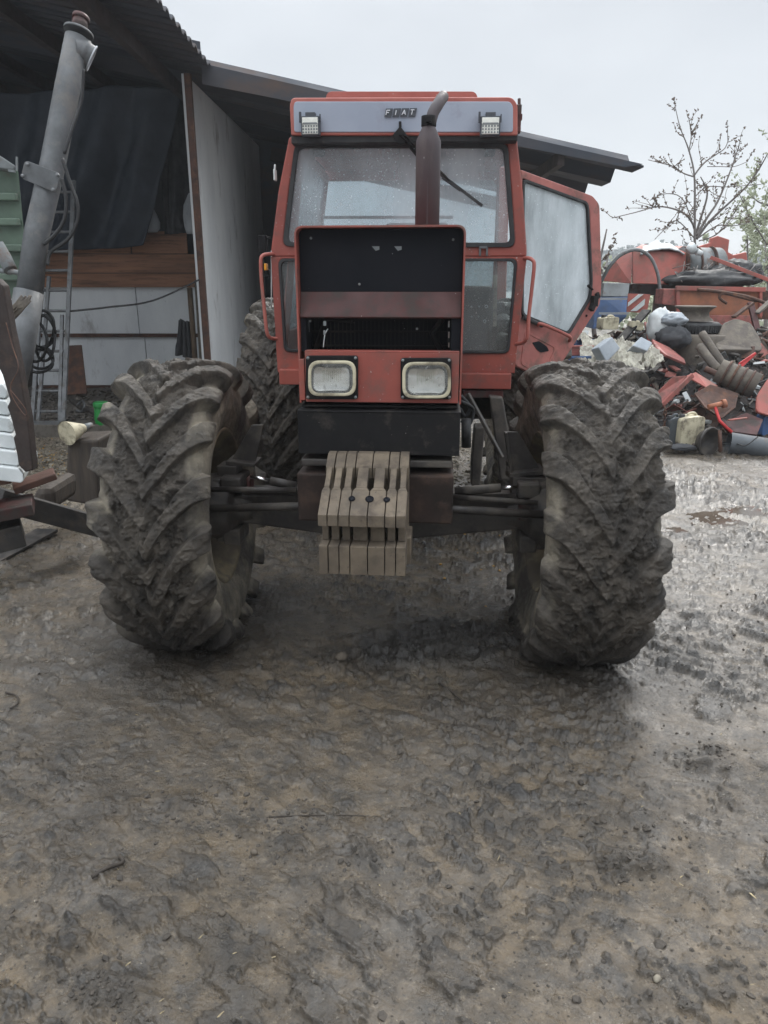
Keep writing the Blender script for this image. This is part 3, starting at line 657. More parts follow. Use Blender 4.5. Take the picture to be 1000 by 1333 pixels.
# --- cab inside: seat, steering wheel, console
m = MB().obox((.08, 2.3, zb+.35), (.5, .45, .16)); m.obox((.08, 2.52, zb+.68), (.48, .14, .6), (.12,0,0))
m.build('seat', M['darkcloth'], trac, .04, seg=3)
m = MB(); c = Vector((.02, 1.85, zb+.62)); n_ = Vector((0,-.6,.8)).normalized(); u_ = Vector((1,0,0)); v_ = n_.cross(u_)
m.tube([c+(u_*math.cos(a)+v_*math.sin(a))*.2 for a in [i*2*math.pi/28 for i in range(29)]], .013, 8, cap=False)
for a in (.5, 2.6, 4.7): m.tube([c-n_*.03, c+(u_*math.cos(a)+v_*math.sin(a))*.2], .009, 6)
m.tube([c, c-n_*.5], .03); m.build('steering_wheel', M['black'], trac)
a = T(607,372,1.75); b = T(640,455,1.75)
con = MB().box((a.x-.12, 1.75, b.z-.1), (b.x, 2.1, a.z)).build('side_console', M['black'], trac, .03)
m = MB()
for (px, py, r) in ((633,399,.011), (631,418,.011), (614,399,.005), (624,399,.005), (614,412,.005), (623,412,.005)):
    c = T(px, py, 1.74); m.lathe([(r,0),(r,-.006),(r*.6,-.006),(r*.6,0)], c, 'y', 14)
m.build('console_knobs', M['lettering'], con)
c = T(645,385,1.8); MB().bar(T(645,358,1.8), T(644,425,1.8), .025, .02).build('curtain_strip', M['cream'], trac)
MB().bar(T(420,283,2.68), T(590,283,2.68), .03, .02).build('rear_rail', M['greymetal'], trac)
# --- bonnet
sH = -.40
hl, hr = T(386,400,sH).x, T(604,400,sH).x; ht = T(495,293,sH).z; hb = T(495,522,sH).z
yb = 1.47
xo, xi = .010, .0
def u3(x0, x1, zt, zb, r):   # arch: left side, top, right side
    return rnd([(x0,0,zb),(x0,0,zt),(x1,0,zt),(x1,0,zb)], [0,r,r,0], 8)
t = .007
A_ = rnd([(hl,sH,hb-.01),(hl,sH,ht),(hr,sH,ht),(hr,sH,hb-.01)], [.0001,.035,.035,.0001], 8)
B_ = rnd([(hl+t,sH,hb-.01),(hl+t,sH,ht-t),(hr-t,sH,ht-t),(hr-t,sH,hb-.01)], [.0001,.03,.03,.0001], 8)
m = MB(); n = len(A_); L_ = yb-sH
vs = [Vector(p) for p in A_]+[Vector(p) for p in B_]; vs += [p+Vector((0,L_,0)) for p in vs]
fs = []
for k in range(n-1):
    fs += [(k,k+1,n+k+1,n+k), (k,2*n+k,2*n+k+1,k+1), (n+k,n+k+1,3*n+k+1,3*n+k), (2*n+k,3*n+k,3*n+k+1,2*n+k+1)]
m.add(vs, fs, False); bon = m.build('bonnet', M['red'], trac, .002)
def inbox(y0, y1, d0, d1, s=sH): return (hl+t+.001, s+d0, T(495,y0,s).z), (hr-t-.001, s+d1, T(495,y1,s).z)
a, b = inbox(296, 380, .055, .075); bp = MB().box((a[0],a[1],ht-t-.002), b).build('grille_back_panel', M['inner'], trac, .003)
m = MB()
for px in (489, 518): c = T(px, 323.5, sH+.05); m.prism([c+Vector((-.014,0,.008)), c+Vector((.014,0,.008)), c+Vector((.014,0,-.004)), c+Vector((.0,0,-.008))], back(.006))
m.build('slot_mark', M['greymetal'], bp)
m = MB()
for px, py in ((405,310),(590,312),(404,418),(543,428),(468,370)): m.lathe([(.005,0),(.005,-.004),(0,-.004)], T(px,py,sH+.052), 'y', 10)
m.build('screw_heads', M['greymetal'], bp)
# cross panel, sloped
z1, z2 = T(495,377,sH).z, T(495,413,sH).z
MB().prism([(hl+t+.001,sH+.06,z1),(hl+t+.001,sH+.02,z2),(hl+t+.001,sH+.026,z2-.006),(hl+t+.001,sH+.075,z1+.002)], (hr-hl-2*t-.002,0,0)).build('cross_panel', M['darkred'], trac, .002)
# dark recess with brackets
z3 = T(495,459,sH).z
m = MB().box((hl+t+.001, sH+.16, z3-.05), (hr-t-.001, sH+.18, z2+.01)); m.box((hl+t+.001, sH+.03, z3-.0), (hl+.03, sH+.158, z2)); m.box((hr-.045, sH+.03, z3), (hr-t-.001, sH+.158, z2))
rc = m.build('radiator_recess', M['inner'], trac, .002)
m = MB()
for (x0,y0,x1,y1) in ((421,418,425,424),(421,430,424,436),(584,418,585,426),(584,432,585,440),(584,446,585,452),(402,416,403,432)): m.box(T(x0,y0,sH+.028), T(x1,y1,sH+.034))
m.build('bracket_marks', M['greymetal'], rc)
MB().tube(smooth_path([T(427,428,sH+.06), T(423,436,sH+.05), T(421,452,sH+.05)]), .002, 5).build('wire', M['pale'], rc)
m = MB()
for i in range(34):
    x = hl+.04+i*(hr-hl-.10)/33; m.box((x, sH+.150, z3-.04), (x+.004, sH+.159, z2-.004))
for z_ in (z3+.01, (z3+z2)/2, z2-.02): m.box((hl+.035, sH+.140, z_), (hr-.05, sH+.149, z_+.007))
m.tube([(hl+.05, sH+.12, z3), (hl+.09, sH+.12, z2-.015), (hl+.2, sH+.12, z2-.02)], .009, 8); m.tube([(hr-.08, sH+.11, z3), (hr-.12, sH+.11, (z2+z3)/2), (hr-.08, sH+.11, z2-.01)], .012, 8)
m.build('radiator_core', M['black'], trac)
# headlight panel: sheet with two square openings covered by the bezels
zA, zB = T(495,459,sH-.004).z, T(495,524,sH-.004).z
pl = MB().box((T(397,470,sH-.004).x, sH-.004, zA), (T(598,470,sH-.004).x, sH+.004, zB)).box((T(397,470,sH-.004).x, sH-.004, zA), (T(598,470,sH-.004).x, sH+.05, zA+.006)).build('headlight_panel', M['red'], trac, .002)
MB().box((T(389,470,sH-.003).x, sH-.003, T(495,468,sH).z), (T(396,470,sH-.003).x, sH+.02, hb)).build('side_strip', M['red'], trac, .002)
for (bx0,by0,bx1,by1, lx0,ly0,lx1,ly1, rot) in ((398,463,466,520, 402,469,464,515, .0), (521.5,466,588,520, 524,471,587,518, 0)):
    s5 = sH-.02
    bz = MB().prism(rnd(rect(bx0,by0,bx1,by1,s5), .012), back(.014)).build('headlight', M['black'], trac, .003)
    o_ = rnd(rect(lx0,ly0,lx1,ly1,s5), [.045,.045,.045,.045], 8); q = [T(lx0+4.2,ly0+4,s5), T(lx1-4.2,ly0+4,s5), T(lx1-4.2,ly1-4,s5), T(lx0+4.2,ly1-4,s5)]
    i_ = rnd(q, .038, 8)
    MB().ring([p-Vector((0,.018,0)) for p in o_], [p-Vector((0,.018,0)) for p in i_], back(.017)).build('headlight_rim', M['cream'], bz, .004)
    c = sum(i_, Vector())/len(i_)
    # reflector bowl
    m = MB(); vs = []; K = 9
    for k in range(K+1):
        f_ = math.cos(k/K*math.pi/2*.98); dp = -.008+.045*math.sin(k/K*math.pi/2)
        vs += [c+(p-c)*(f_)+Vector((0,dp-.004,0)) for p in i_]
    nn = len(i_); m.add(vs, [(k*nn+j, k*nn+(j+1) % nn, (k+1)*nn+(j+1) % nn, (k+1)*nn+j) for k in range(K) for j in range(nn)], True)
    # keep the bowl in front of the bezel plate
    m.v = [(x, max(min(y, s5-.001), s5-.016) if False else s5-.014+(y-(s5-.012))*.27, z) for x, y, z in m.v]
    m.build('reflector', M['chrome'], bz, smooth=True)
    # fluted glass
    gx = np.linspace(0, 1, 60); rows = []
    bx = [min(p.x for p in i_), max(p.x for p in i_)]; bzz = [min(p.z for p in i_), max(p.z for p in i_)]
    m = MB(); vs = [c-Vector((0,.024,0))]; 
    for k in range(1, 9):
        f_ = k/8; vs += [c+(p-c)*f_+Vector((0,-.016-.008*(1-f_*f_),0)) for p in i_]
    fs = [(0, 1+j, 1+(j+1) % nn) for j in range(nn)] + [(1+k*nn+j, 1+k*nn+(j+1) % nn, 1+(k+1)*nn+(j+1) % nn, 1+(k+1)*nn+j) for k in range(7) for j in range(nn)]
    m.add(vs, fs, True).build('headlight_glass', M['lens'], bz)
    m = MB()
    for i in range(9):
        x = c.x-.035+i*.0075; m.box((x, s5-.0275, c.z-.012+.02*(i % 2)*.3), (x+.0028, s5-.0245, c.z+.034))
    m.build('glass_flutes', M['lens'], bz)
    m = MB()
    for px, py in ((bx0+3,by0+3),(bx1-3,by0+3),(bx1-3,by1-3),(bx0+3,by1-3)): m.lathe([(.006,0),(.006,-.004),(0,-.005)], T(px,py,s5), 'y', 10)
    m.build('bezel_screws', M['greymetal'], bz)
# engine block under the bonnet, gives the underside something real
MB().box((hl+.06,-.1,.72),(hr-.06,1.4,ht-.2)).box((hl+.02,.05,.95),(hr-.02,.12,ht-.15)).build('engine', M['oily'], trac, .02)
# battery / tank box
a, b = T(387,535,sH-.03), T(598,594,sH-.03)
MB().box((a.x, sH-.03, b.z), (b.x, sH+.5, a.z)).box((a.x-.0, sH-.033, a.z-.004), (b.x+.002, sH+.5, a.z+.004)).build('tank_box', M['black'], trac, .005)
a, b = T(389,527,sH), T(598,534,sH); MB().box((a.x+.01, sH+.01, b.z+.004), (b.x-.005, sH+.4, a.z)).build('upper_mount', M['black'], trac, .004)
M['bolst'] = pbr('greasy_brown_iron', (.030,.020,.017), (.018,.014,.012), 6, .6, spec=.15, dirt=(.055,.036,.028), dlo=.5, dhi=.64, bump=.0015, bscale=30)
# front bolster
a, b = T(392,597,sH-.02), T(589,611,sH-.02); MB().box((a.x, sH-.02, b.z+.004), (b.x, sH+.35, a.z)).build('bolster_top', M['oily'], trac, .006)
a, b = T(386,613,sH-.05), T(589,683,sH-.05); MB().box((a.x, sH-.05, b.z), (b.x, sH+.55, a.z-.01)).build('bolster', M['bolst'], trac, .008)
# --- front weights: seven plates
xs = [413, 425.6, 440, 454.5, 478, 500.8, 515.2, 529]
sN = -.76
xs = [T(x, 672, sN).x for x in xs]
zz = lambda py, s: T(470, py, s).z
zN1, zN2 = zz(671,sN), zz(684,sN); zL1, zL2 = zz(712,sN), zz(749,sN); zT = zz(590,-.47)
slope = lambda s: zN1+(zT-zN1)*(s-sN)/(-.47-sN)
for i in range(7):
    x0, x1 = xs[i]+.0018, xs[i+1]-.0018; m = MB(); wide = i in (3, 4); wst = .0065 if not wide else .011
    j = random.uniform(-.002, .002); j2 = random.uniform(-.0015, .0015)
    def sec(s0, s1, a0, a1, th=.045, jj=0):
        P0 = [(x0+a0,s0+j,slope(s0)+j2),(x1-a0,s0+j,slope(s0)+j2),(x1-a0,s0+j,slope(s0)-th),(x0+a0,s0+j,slope(s0)-th)]
        P1 = [(x0+a1,s1+j,slope(s1)+j2),(x1-a1,s1+j,slope(s1)+j2),(x1-a1,s1+j,slope(s1)-th),(x0+a1,s1+j,slope(s1)-th)]
        m.add(P0+P1, [(3,2,1,0),(4,5,6,7),(0,1,5,4),(1,2,6,5),(2,3,7,6),(3,0,4,7)])
    sec(sN, -.647, 0, 0); sec(-.6465, -.634, 0, wst); sec(-.6335, -.540, wst, wst); sec(-.5395, -.5350, 0, 0); sec(-.5345, -.47, 0, 0)
    m.box((x0, -.469+j, zL2+.02), (x1, -.40, zT+j2+.0)); m.box((x0+.004, -.69+j, zL1), (x1-.004, -.5695+j, slope(-.69)-.085)); m.box((x0+wst+.002, -.685+j, slope(-.69)-.084), (x1-wst-.002, -.5695+j, slope(-.69)-.046))
    m.box((x0+.003, -.5685+j, zL1+.001), (x1-.003, -.471+j, slope(-.565)-.10))
    m.box((x0, sN+j+.004, zL2), (x1, -.4695+j, zL1-.001))
    fw = m.build('front_weight', M['cast'], trac, .0028)
    if wide or i == 5:
        s_ = -.69; MB().lathe([(0,0),(.0125 if i != 4 else .016,0),(.0125 if i != 4 else .016,.003),(0,.003)], (0,0,0), 'z', 18).build('hole_shade', M['inner'], fw).matrix_local = Matrix.Translation((x0+.001, s_, slope(s_)+.0015+j2)) @ Matrix.Rotation(math.atan2(zT-zN1, -.47-sN), 4, 'X')  # raised near-black disc, painted shade in place of a real hole
a, b = T(529,700,-.6), T(535,735,-.6); MB().box((a.x,-.6,b.z),(b.x,-.45,a.z)).build('weight_bracket', M['cast'], trac, .004)
# --- front axle
za = FR-.035
m = MB(); 
for sx in (-1, 1):
    m.prism([(sx*.12,-.06,za+.10),(sx*.70,-.06,za+.07),(sx*.70,-.06,za-.06),(sx*.12,-.06,za-.13)], back(.18))
m.box((-.12,-.1,za-.14),(.12,.14,za+.1)); m.lathe([(.0,-.13),(.1,-.13),(.15,-.05),(.16,.05),(.12,.16),(.0,.16)], (0,.0,za-.02), 'y', 20)
m.build('front_axle', M['oily'], trac, .012)
for sx, xw in ((-1, -.905), (1, .90)):
    m = MB(); x = xw-sx*.04
    m.lathe([(.0,-sx*.02),(.15,-sx*.02),(.16,-sx*.1),(.13,-sx*.17),(.085,-sx*.19),(.075,-sx*.27)], (x,.0,za), 'x', 24)
    m.box((xw-sx*.17,-.09,za-.17),(xw-sx*.25,.09,za-.09)); m.box((xw-sx*.17,-.09,za+.09),(xw-sx*.27,.09,za+.16))
    m.box((xw-sx*.13,-.075,za-.16),(xw-sx*.17,.075,za+.15))
    m.build('wheel_hub', M['oily'], trac, .01)
# steering rams and tie rods in front of the axle
m = MB()
m.tube([(-.76,-.16,za+.035),(-.3,-.17,za+.06),(.3,-.17,za+.06),(.75,-.16,za+.04)], .019, 12)
m.tube([(-.62,-.1,za+.10),(.62,-.1,za+.10)], .016, 12)
m.tube([T(590,647,-.15),T(700,655,-.15)], .013); m.tube([T(275,637,-.15),T(386,638,-.15)], .013)
m.build('tie_rod', M['oily'], trac)
for p, q, a, b in ((T(352,626,-.12), T(386,633,-.12), T(326,620,-.12), T(352,626,-.12)), (T(592,640,-.12), T(652,635,-.12), T(652,635,-.12), T(674,634,-.12))):
    cy = MB().tube([p, q], .02, 14).build('steering_ram', M['oily'], trac); MB().tube([a, b], .0085, 10).build('ram_rod', M['chrome'], cy)
MB().box(T(320,622,-.1), T(332,640,-.02)).build('ball_joint', M['darkred'], trac, .01)
MB().box(T(676,652,-.1), T(688,672,-.02)).build('ball_joint', M['darkred'], trac, .01)
# upright bracket plates beside the wheels
m = MB().prism([T(328,553,.05), T(343,553,.05), T(332,606,.05), T(300,601,.05)], back(.012)); m.prism([T(294,600,0), T(332,604,0), T(331,608,0), T(294,605,0)], back(.14)); m.box(T(282,607,-.02), T(318,634,.1))
m.build('fender_bracket', M['oily'], trac, .003)
m = MB().prism([T(656,562,.05), T(674,562,.05), T(703,610,.05), T(664,618,.05)], back(.012)); m.prism([T(664,617,0), T(708,612,0), T(709,618,0), T(664,622,0)], back(.14)); m.box(T(668,622,-.02), T(705,645,.1)); m.bar(T(659,563,.03), T(666,618,.03), .012, .02)
m.build('fender_bracket', M['oily'], trac, .003)
# --- exhaust
ex = .55; cx = T(557,240,ex)
zt2, zt1 = T(557,184,ex).z, T(557,165,ex).z
r1 = (T(573.5,240,ex).x-T(541.5,240,ex).x)/2
M['exh'] = pbr('exhaust_paint', (.045,.036,.040), (.06,.042,.044), 7, .55, dirt=(.09,.075,.07), dlo=.5, dhi=.66, stretch=(1,1,.3), speck=(.4,.4,.4), sthr=.76, sscale=50)
x0 = T(557,240,ex).x
st = MB().lathe([(0,ht-.03),(r1,ht-.03),(r1,zt2-.04),(r1,zt2),(r1*.52,zt1),(r1*.5,zt1+.004),(0,zt1+.004)], (x0,ex,0), 'z', 32).build('exhaust_stack', M['exh'], trac)
zk = T(561,156,ex).z
MB().lathe([(r1*.0,zt1),(r1*.60,zt1),(r1*.60,zt1+.045),(0,zt1+.045)], (x0,ex,0), 'z', 28).box((x0-.012,ex-r1*.7-.014,zt1+.01),(x0+.012,ex-r1*.6,zt1+.035)).build('exhaust_clamp', M['black'], st, .002)
MB().tube(smooth_path([(x0+.002,ex,zt1+.02), T(561,158,ex), T(564,147,ex+.01), T(569,138,ex+.03), T(574,130,ex+.07), T(577,126,ex+.11)], 5), [r1*.46]*26, 18, cap=False).build('exhaust_elbow', M['exh'], st)
MB().bar((x0,ex-r1-.001,ht), (x0,ex-r1-.001,zt2), .004, .004).build('weld_seam', M['exh'], st)
# --- bits low on the right: step bracket, strut, hoses
m = MB().bar(T(609,512,1.1), T(654,596,1.0), .03, .02); m.build('step_strut', M['galvm'] if 'galvm' in M else M['oily'], trac, .004)
m = MB().prism([T(637,516,1.3), T(655,518,1.3), T(662,560,1.3), T(672,625,1.3), T(652,625,1.3)], back(.1)); m.build('side_bracket', M['oily'], trac, .01)
m = MB().tube(smooth_path([T(600,515,.9), T(612,530,.9), T(606,542,.9), T(599,532,.9)]), .01); m.tube(smooth_path([T(600,522,.8), T(616,532,.9), T(612,552,.9), T(600,548,.9)]), .008); m.tube([T(607,545,.9), T(607,582,.9)], .028, 12)
m.build('hydraulic_hose', M['rubber'], trac)
m = MB().prism([T(614,600,1.2), T(618,556,1.2), T(632,556,1.2), T(630,575,1.2), T(625,632,1.2), T(613,632,1.2)], back(.15)); m.build('gearbox_guard', M['oily'], trac, .01)
MB().box((-.25,1.2,.45),(.25,2.9,1.0)).lathe([(0,-.75),(.13,-.75),(.13,.75),(0,.75)], (0,2.55,.755), 'x', 20).build('rear_axle', M['oily'], trac, .03)
# ================================================================ THE SHED
def thing(name, label, cat, loc=(0,0,0), group=None):
    return tag(empty(name, loc), label, cat, group)
def slab(name, pts, th, mat, parent=None, bevel=0., r=0., crumple=0., seed=0):
    """flat sheet through pixel/depth corners, real thickness th away from the viewer"""
    P = [W(*p) for p in pts]
    if r: P = rnd(P, r)
    n = nrm(P)
    return MB().prism(P, n*th).build(name, mat, parent, bevel)
VD = 9.0                                              # depth of the front edge of the roof
cA = W(275, 90, VD); cB = W(838, 218, VD)
sl = (cB.z-cA.z)/(cB.x-cA.x)
rz_ = lambda x: cA.z + sl*(x-cA.x)
shed = thing('shed', 'open-fronted farm shed with dark corrugated roof sloping down to the right behind the tractor', 'shed', (cA.x, VD, 0))
def shp(mb, name, mat, bev=0, parent=None):           # children keep world coordinates
    ob = mb.build(name, mat, shed if parent is None else parent, bev)
    if parent is None: ob.location = (-cA.x, -VD, 0)
    return ob
XL = -9.5; YF = 13.6
# roof sheets: near part (left of the corner) runs on towards and over the viewer's left
def corr_x(x0, x1, y0, y1, pitch, amp, n=6, th=.02):   # waves along y (ribs run down the slope in x)
    m = MB(); k = int((y1-y0)/pitch*n); vs = []
    prof = [0, 0, amp, amp]                           # trapezoid
    ys = []
    y = y0
    i = 0
    while y < y1:
        ys.append((y, prof[i % 4])); y += pitch*(.32 if i % 4 in (0, 2) else .18); i += 1
    ys.append((y1, ys[-1][1]))
    for (y, a) in ys:
        vs += [(x0, y, rz_(x0)+a), (x1, y, rz_(x1)+a), (x1, y, rz_(x1)+a+th), (x0, y, rz_(x0)+a+th)]
    q = len(ys); fs = []
    for i in range(q-1):
        for j in range(4): fs.append((i*4+j, i*4+(j+1) % 4, i*4+4+(j+1) % 4, i*4+4+j))
    fs += [(3,2,1,0), tuple((q-1)*4+j for j in range(4))]
    return m.add(vs, fs)
shp(corr_x(XL, cA.x, 6.0, VD-.001, .20, .035), 'roof', M['shedroof'])
shp(corr_x(XL, cB.x, VD, YF, 1.26, .20), 'rear_roof', M['shedroof'])
m = MB()
m.prism([(cA.x-.1, VD-.03, rz_(cA.x-.1)-.17), (cB.x-.22, VD-.03, rz_(cB.x)-.0), (cB.x-.02, VD-.03, rz_(cB.x)+.03), (cA.x-.1, VD-.03, rz_(cA.x-.1)+.03)], (0, .028, 0))
shp(m, 'fascia', M['shedroof'])
M['purlin'] = pbr('rusty_purlin', (.06,.045,.042), (.04,.036,.036), 3, .8)
for x in (-6.2, -4.9, -3.6, -2.5): shp(MB().bar((x, 6.1, rz_(x)-.09), (x, YF-.1, rz_(x)-.09), .08, .14), 'purlin', M['purlin'])
for x in (-.9, .6, 2.0): shp(MB().bar((x, VD+.05, rz_(x)-.09), (x, YF-.1, rz_(x)-.09), .08, .14), 'purlin', M['purlin'])
# verge beam seen under the roof on the right
shp(MB().bar((cA.x, YF-.2, rz_(cA.x)-.15), (cB.x-.6, YF-.2, rz_(cB.x-.6)-.15), .10, .2), 'rear_beam', M['purlin'])
shp(MB().bar((XL+.15, 6.2, 0), (XL+.15, 6.2, rz_(XL)-.1), .16, .16), 'front_post', M['rust'])
shp(MB().prism([(XL, VD-.006, rz_(XL)+.02), (cA.x-.1, VD-.006, rz_(cA.x)+.02), (cA.x-.1, VD-.006, rz_(cA.x-.1)+.24), (XL, VD-.006, rz_(XL)+.24)], (0,.005,0)), 'filler_board', M['shedroof'])
# side and rear cladding
shp(MB().box((XL-.05, 6.0, 0), (XL, YF, rz_(XL)-.003)), 'side_wall', M['shedroof'])
shp(MB().prism([(XL+.01, YF+.002, 0), (-1.3, YF+.002, 0), (-1.3, YF+.002, rz_(-1.3)+.19), (XL+.01, YF+.002, rz_(XL)+.19)], (0,.05,0)), 'rear_wall', M['shedroof'])
# concrete floor slab with an edge towards the yard
m = MB().box((XL+.01, 8.12, -.2), (-1.35, YF-.1, .155)); o = m.build('shed_floor', M['concrete'], None, .02); tag(o, kind='structure')
# the lower wall: pale sheets in two rows, rust-red rails
WD = 11.2
def wrect(x0, y0, x1, y1, D, th): return MB().box((W(x0, 430, D).x, D, W(x1, y1, D).z), (W(x1, 430, D).x, D+th, W(x0, y0, D).z))
shp(wrect(40, 372, 181, 436, WD, .03), 'wall_panel', M['shedpanel']); shp(wrect(182, 372, 268, 436, WD+.004, .03), 'wall_panel', M['shedpanel'])
shp(wrect(40, 438, 187, 502, WD, .03), 'wall_panel', M['shedpanel']); shp(wrect(188, 438, 275, 502, WD+.004, .03), 'wall_panel', M['shedpanel'])
shp(wrect(35, 434.5, 285, 439, WD-.08, .07), 'wall_rail', M['rust']); shp(wrect(35, 502, 285, 508, WD-.08, .07), 'wall_rail', M['rust'])
for (x0, y0, x1, y1, k) in ((30, 302, 180, 330, 0), (30, 331, 262, 355, .012), (30, 356, 262, 374, .004), (182, 301, 252, 330, .008)):
    shp(wrect(x0, y0, x1, y1, WD-.12+k, .03), 'upper_board', M['board'])
# rust-red post and the tall white sheet beside it
pa, pb = W(262, 128, 9.15), W(291, 500, 9.15)
a = W(247, 135, 9.1); b = W(272, 470, 9.1)
shp(MB().bar((a.x, 9.1, .15), (a.x-.0, 9.1, rz_(a.x)-.08), .07, .07), 'post', M['rust'])
a = W(253, 120, VD+.25); 
xe = W(281, 470, VD+.25).x
m = MB(); q = W(255, 300, VD+.25).x
m.prism([(q, VD+.25, .155), (q+.12, YF-.01, .155), (q+.12, YF-.01, rz_(q+.12)-.05), (q, VD+.25, rz_(q)-.05)], (-.035, .02, 0))
shp(m, 'sheet_wall', M['shedpanel'])
shp(MB().bar((q-.012, VD+.235, .155), (q-.012, VD+.235, rz_(q)-.06), .035, .035), 'sheet_trim', M['shedpanel'])
shp(MB().prism([(-1.3, 11.2, 0), (-1.3, YF, 0), (-1.3, YF, rz_(-1.3)-.02), (-1.3, 11.2, rz_(-1.3)-.02)], (.05,0,0)), 'shade_wall', M['shedroof'])  # added behind the cab to keep light off the tall white sheet
# tarpaulins hanging inside
def cloth(name, corners, mat, label, amp=.12, folds=7, nu=90, nv=70, seed=0, cat='tarpaulin'):
    A, Bc, Cc, Dd = [np.array(W(*c)) for c in corners]     # TL TR BR BL
    u = np.linspace(0, 1, nu)[:, None, None]; v = np.linspace(0, 1, nv)[None, :, None]
    P = (A*(1-u)+Bc*u)*(1-v)+(Dd*(1-u)+Cc*u)*v
    uu, vv = np.broadcast_arrays(u[..., 0], v[..., 0])
    d = amp*((fbm(uu*folds+seed, vv*1.3, seed, 3)-.5)*1.6 + .35*np.sin(uu*folds*5+3*vv+seed))*(.35+.65*vv)
    P = P.copy(); P[..., 1] += d; P[..., 2] += amp*.25*(fbm(uu*4+seed, vv*2, 3., 2)-.5)
    front = P; bk = P+np.array([0, .012, 0])
    o = grid_obj(name, P, mat); md = o.modifiers.new('thickness', 'SOLIDIFY'); md.thickness = .01
    return tag(o, label, cat)
cloth('tarpaulin', ((-60,118,10.4),(236,112,10.4),(186,318,10.7),(-60,335,10.7)), M['tarp'], 'big dark tarpaulin hanging above the brown boards on the left', .35, 5)
cloth('tarpaulin', ((204,110,11.2),(262,120,11.2),(262,300,11.0),(215,305,11.0)), M['darkcloth'], 'darker narrow tarpaulin drawn back beside the rusty post', .2, 3, seed=4)
for i, (x0, y0, x1, y1) in enumerate(((183,270,208,302), (237,250,262,304))):
    m = MB(); c0 = W((x0+x1)/2, y1, 10.9); wd = (W(x1, y1, 10.9)-W(x0, y1, 10.9)).x/2; hh = W(x0, y0, 10.9).z-c0.z
    prof = [(0,0),(wd*.8,0),(wd,.15*hh),(wd*.9,.4*hh),(wd*.55,.7*hh),(wd*.22,.95*hh),(.02,hh)]
    m.lathe(prof, (c0.x, 10.98, c0.z), 'z', 30); k = len(m.v)
    m.v = [(x+.03*math.sin(9*z+3*x+i), 10.98+(y-10.98)*.6+.03*math.sin(14*x+5*z), z) for x, y, z in m.v]
    tag(m.build('plastic_bag', M['bagmat'] if 'bagmat' in M else M['white']), 'pale translucent bag %s on the brown boards' % ('slumped left' if i == 0 else 'beside the rusty post'), 'bag')
# ================================================================ LEFT SIDE THINGS
# leaning auger tube
au = thing('auger_tube', 'tall grey auger tube leaning up to the roof, spout and red cap at top', 'auger', tuple(W(22,480,4.6)))
def ch(mb, name, mat, par, bev=0, **k):
    ob = mb.build(name, mat, par, bev, **k); ob.location = -Vector(par.location); return ob
top = W(101, 50, 5.2); bot = W(38, 380, 4.75); low = W(18, 520, 4.6)
ch(MB().tube([low, W(26,455,4.65), bot], [.06,.085,.088], 24), 'boot', M['galv'], au)
ch(MB().tube([bot, W(48,304,4.87), W(69,213,5.0), W(88,114,5.12), top], [.074,.074,.074,.074,.074], 28), 'tube', M['galv'], au)
d_ = (top-bot).normalized()
ch(MB().tube([top+d_*.03, top+d_*.045], [.088,.088], 24), 'flange', M['galv'], au)
ch(MB().tube([top+d_*.046, W(105,26,5.24)], [.048,.045], 18).tube([W(105,27,5.24), W(106,22,5.25)], .052, 18), 'motor_cap', M['darkred'], au)
sp_ = [W(97,66,5.18), W(106,68,5.2), W(113,72,5.21), W(119,76,5.22)]
ch(MB().tube(smooth_path(sp_, 4), [.085]*8+[.075]*5, 24, cap=False), 'spout', M['galv'], au)
e = W(119.3,76.3,5.22); dd = (W(119,76,5.22)-W(113,72,5.21)).normalized()
u_ = dd.orthogonal().normalized(); v_ = dd.cross(u_)
ch(MB().tube([e+(u_*math.cos(a)+v_*math.sin(a))*.077 for a in [i*2*math.pi/24 for i in range(25)]], .006, 6, cap=False), 'spout_rim', M['white'], au)
P_ = [W(32,208,4.86), W(79,226,4.86), W(73,251,4.86), W(27,232,4.86)]
ch(MB().prism(rnd(P_, .03), nrm(P_)*.012), 'clamp_plate', M['galv'], au, .002)
m = MB()
for px, py in ((36,214),(30,229),(75,228),(70,247)): c = W(px,py,4.85); m.lathe([(.011,0),(.011,-.01),(0,-.01)], c, 'y', 8)
ch(m, 'bolts', M['alu'], au)
def hose(name, pts, r, mat, label, cat='cable', n=6, group=None):
    o = MB().tube(smooth_path([W(*p) for p in pts], n), r, 8).build(name, mat); return tag(o, label, cat, group)
hose('electric_cable', [(109,90,5.0),(106,130,5.0),(95,165,4.95),(84,200,4.9)], .010, M['rubber'], 'black cable running down beside the upper auger tube')
hose('electric_cable', [(80,232,4.8),(86,258,4.8),(84,285,4.8),(72,305,4.8),(57,318,4.8)], .012, M['rubber'], 'black cable looping from the clamp plate back to the tube')
hose('electric_cable', [(81,206,4.82),(92,240,4.82),(101,265,4.82),(100,290,4.82),(88,312,4.82),(66,328,4.82),(62,345,4.8)], .011, M['rubber'], 'longer black cable swinging out over the ladder top')
hose('slack_line', [(92,405,7.4),(140,400,7.8),(200,391,8.4),(262,363,9.1)], .010, M['rubber'], 'thin dark line sagging across the pale wall panels')
# coil of hose hung on the ladder
m = MB()
for (cx, cy, rx, ry, ph) in ((50,432,22,22,0), (54,428,17,24,.8), (47,445,14,26,1.7), (53,466,17,14,.3), (50,470,19,15,2.2), (58,440,14,30,2.9)):
    pts = [W(cx+rx*math.cos(a+ph)*(1+.06*math.sin(3*a)), cy+ry*math.sin(a+ph), 7.2+.08*math.sin(2*a+ph)) for a in [i*2*math.pi/26 for i in range(27)]]
    m.tube(pts, .014, 8, cap=False)
tag(m.build('hose_coil', M['rubber']), 'tangled coil of black hose hung on the ladder', 'hose')
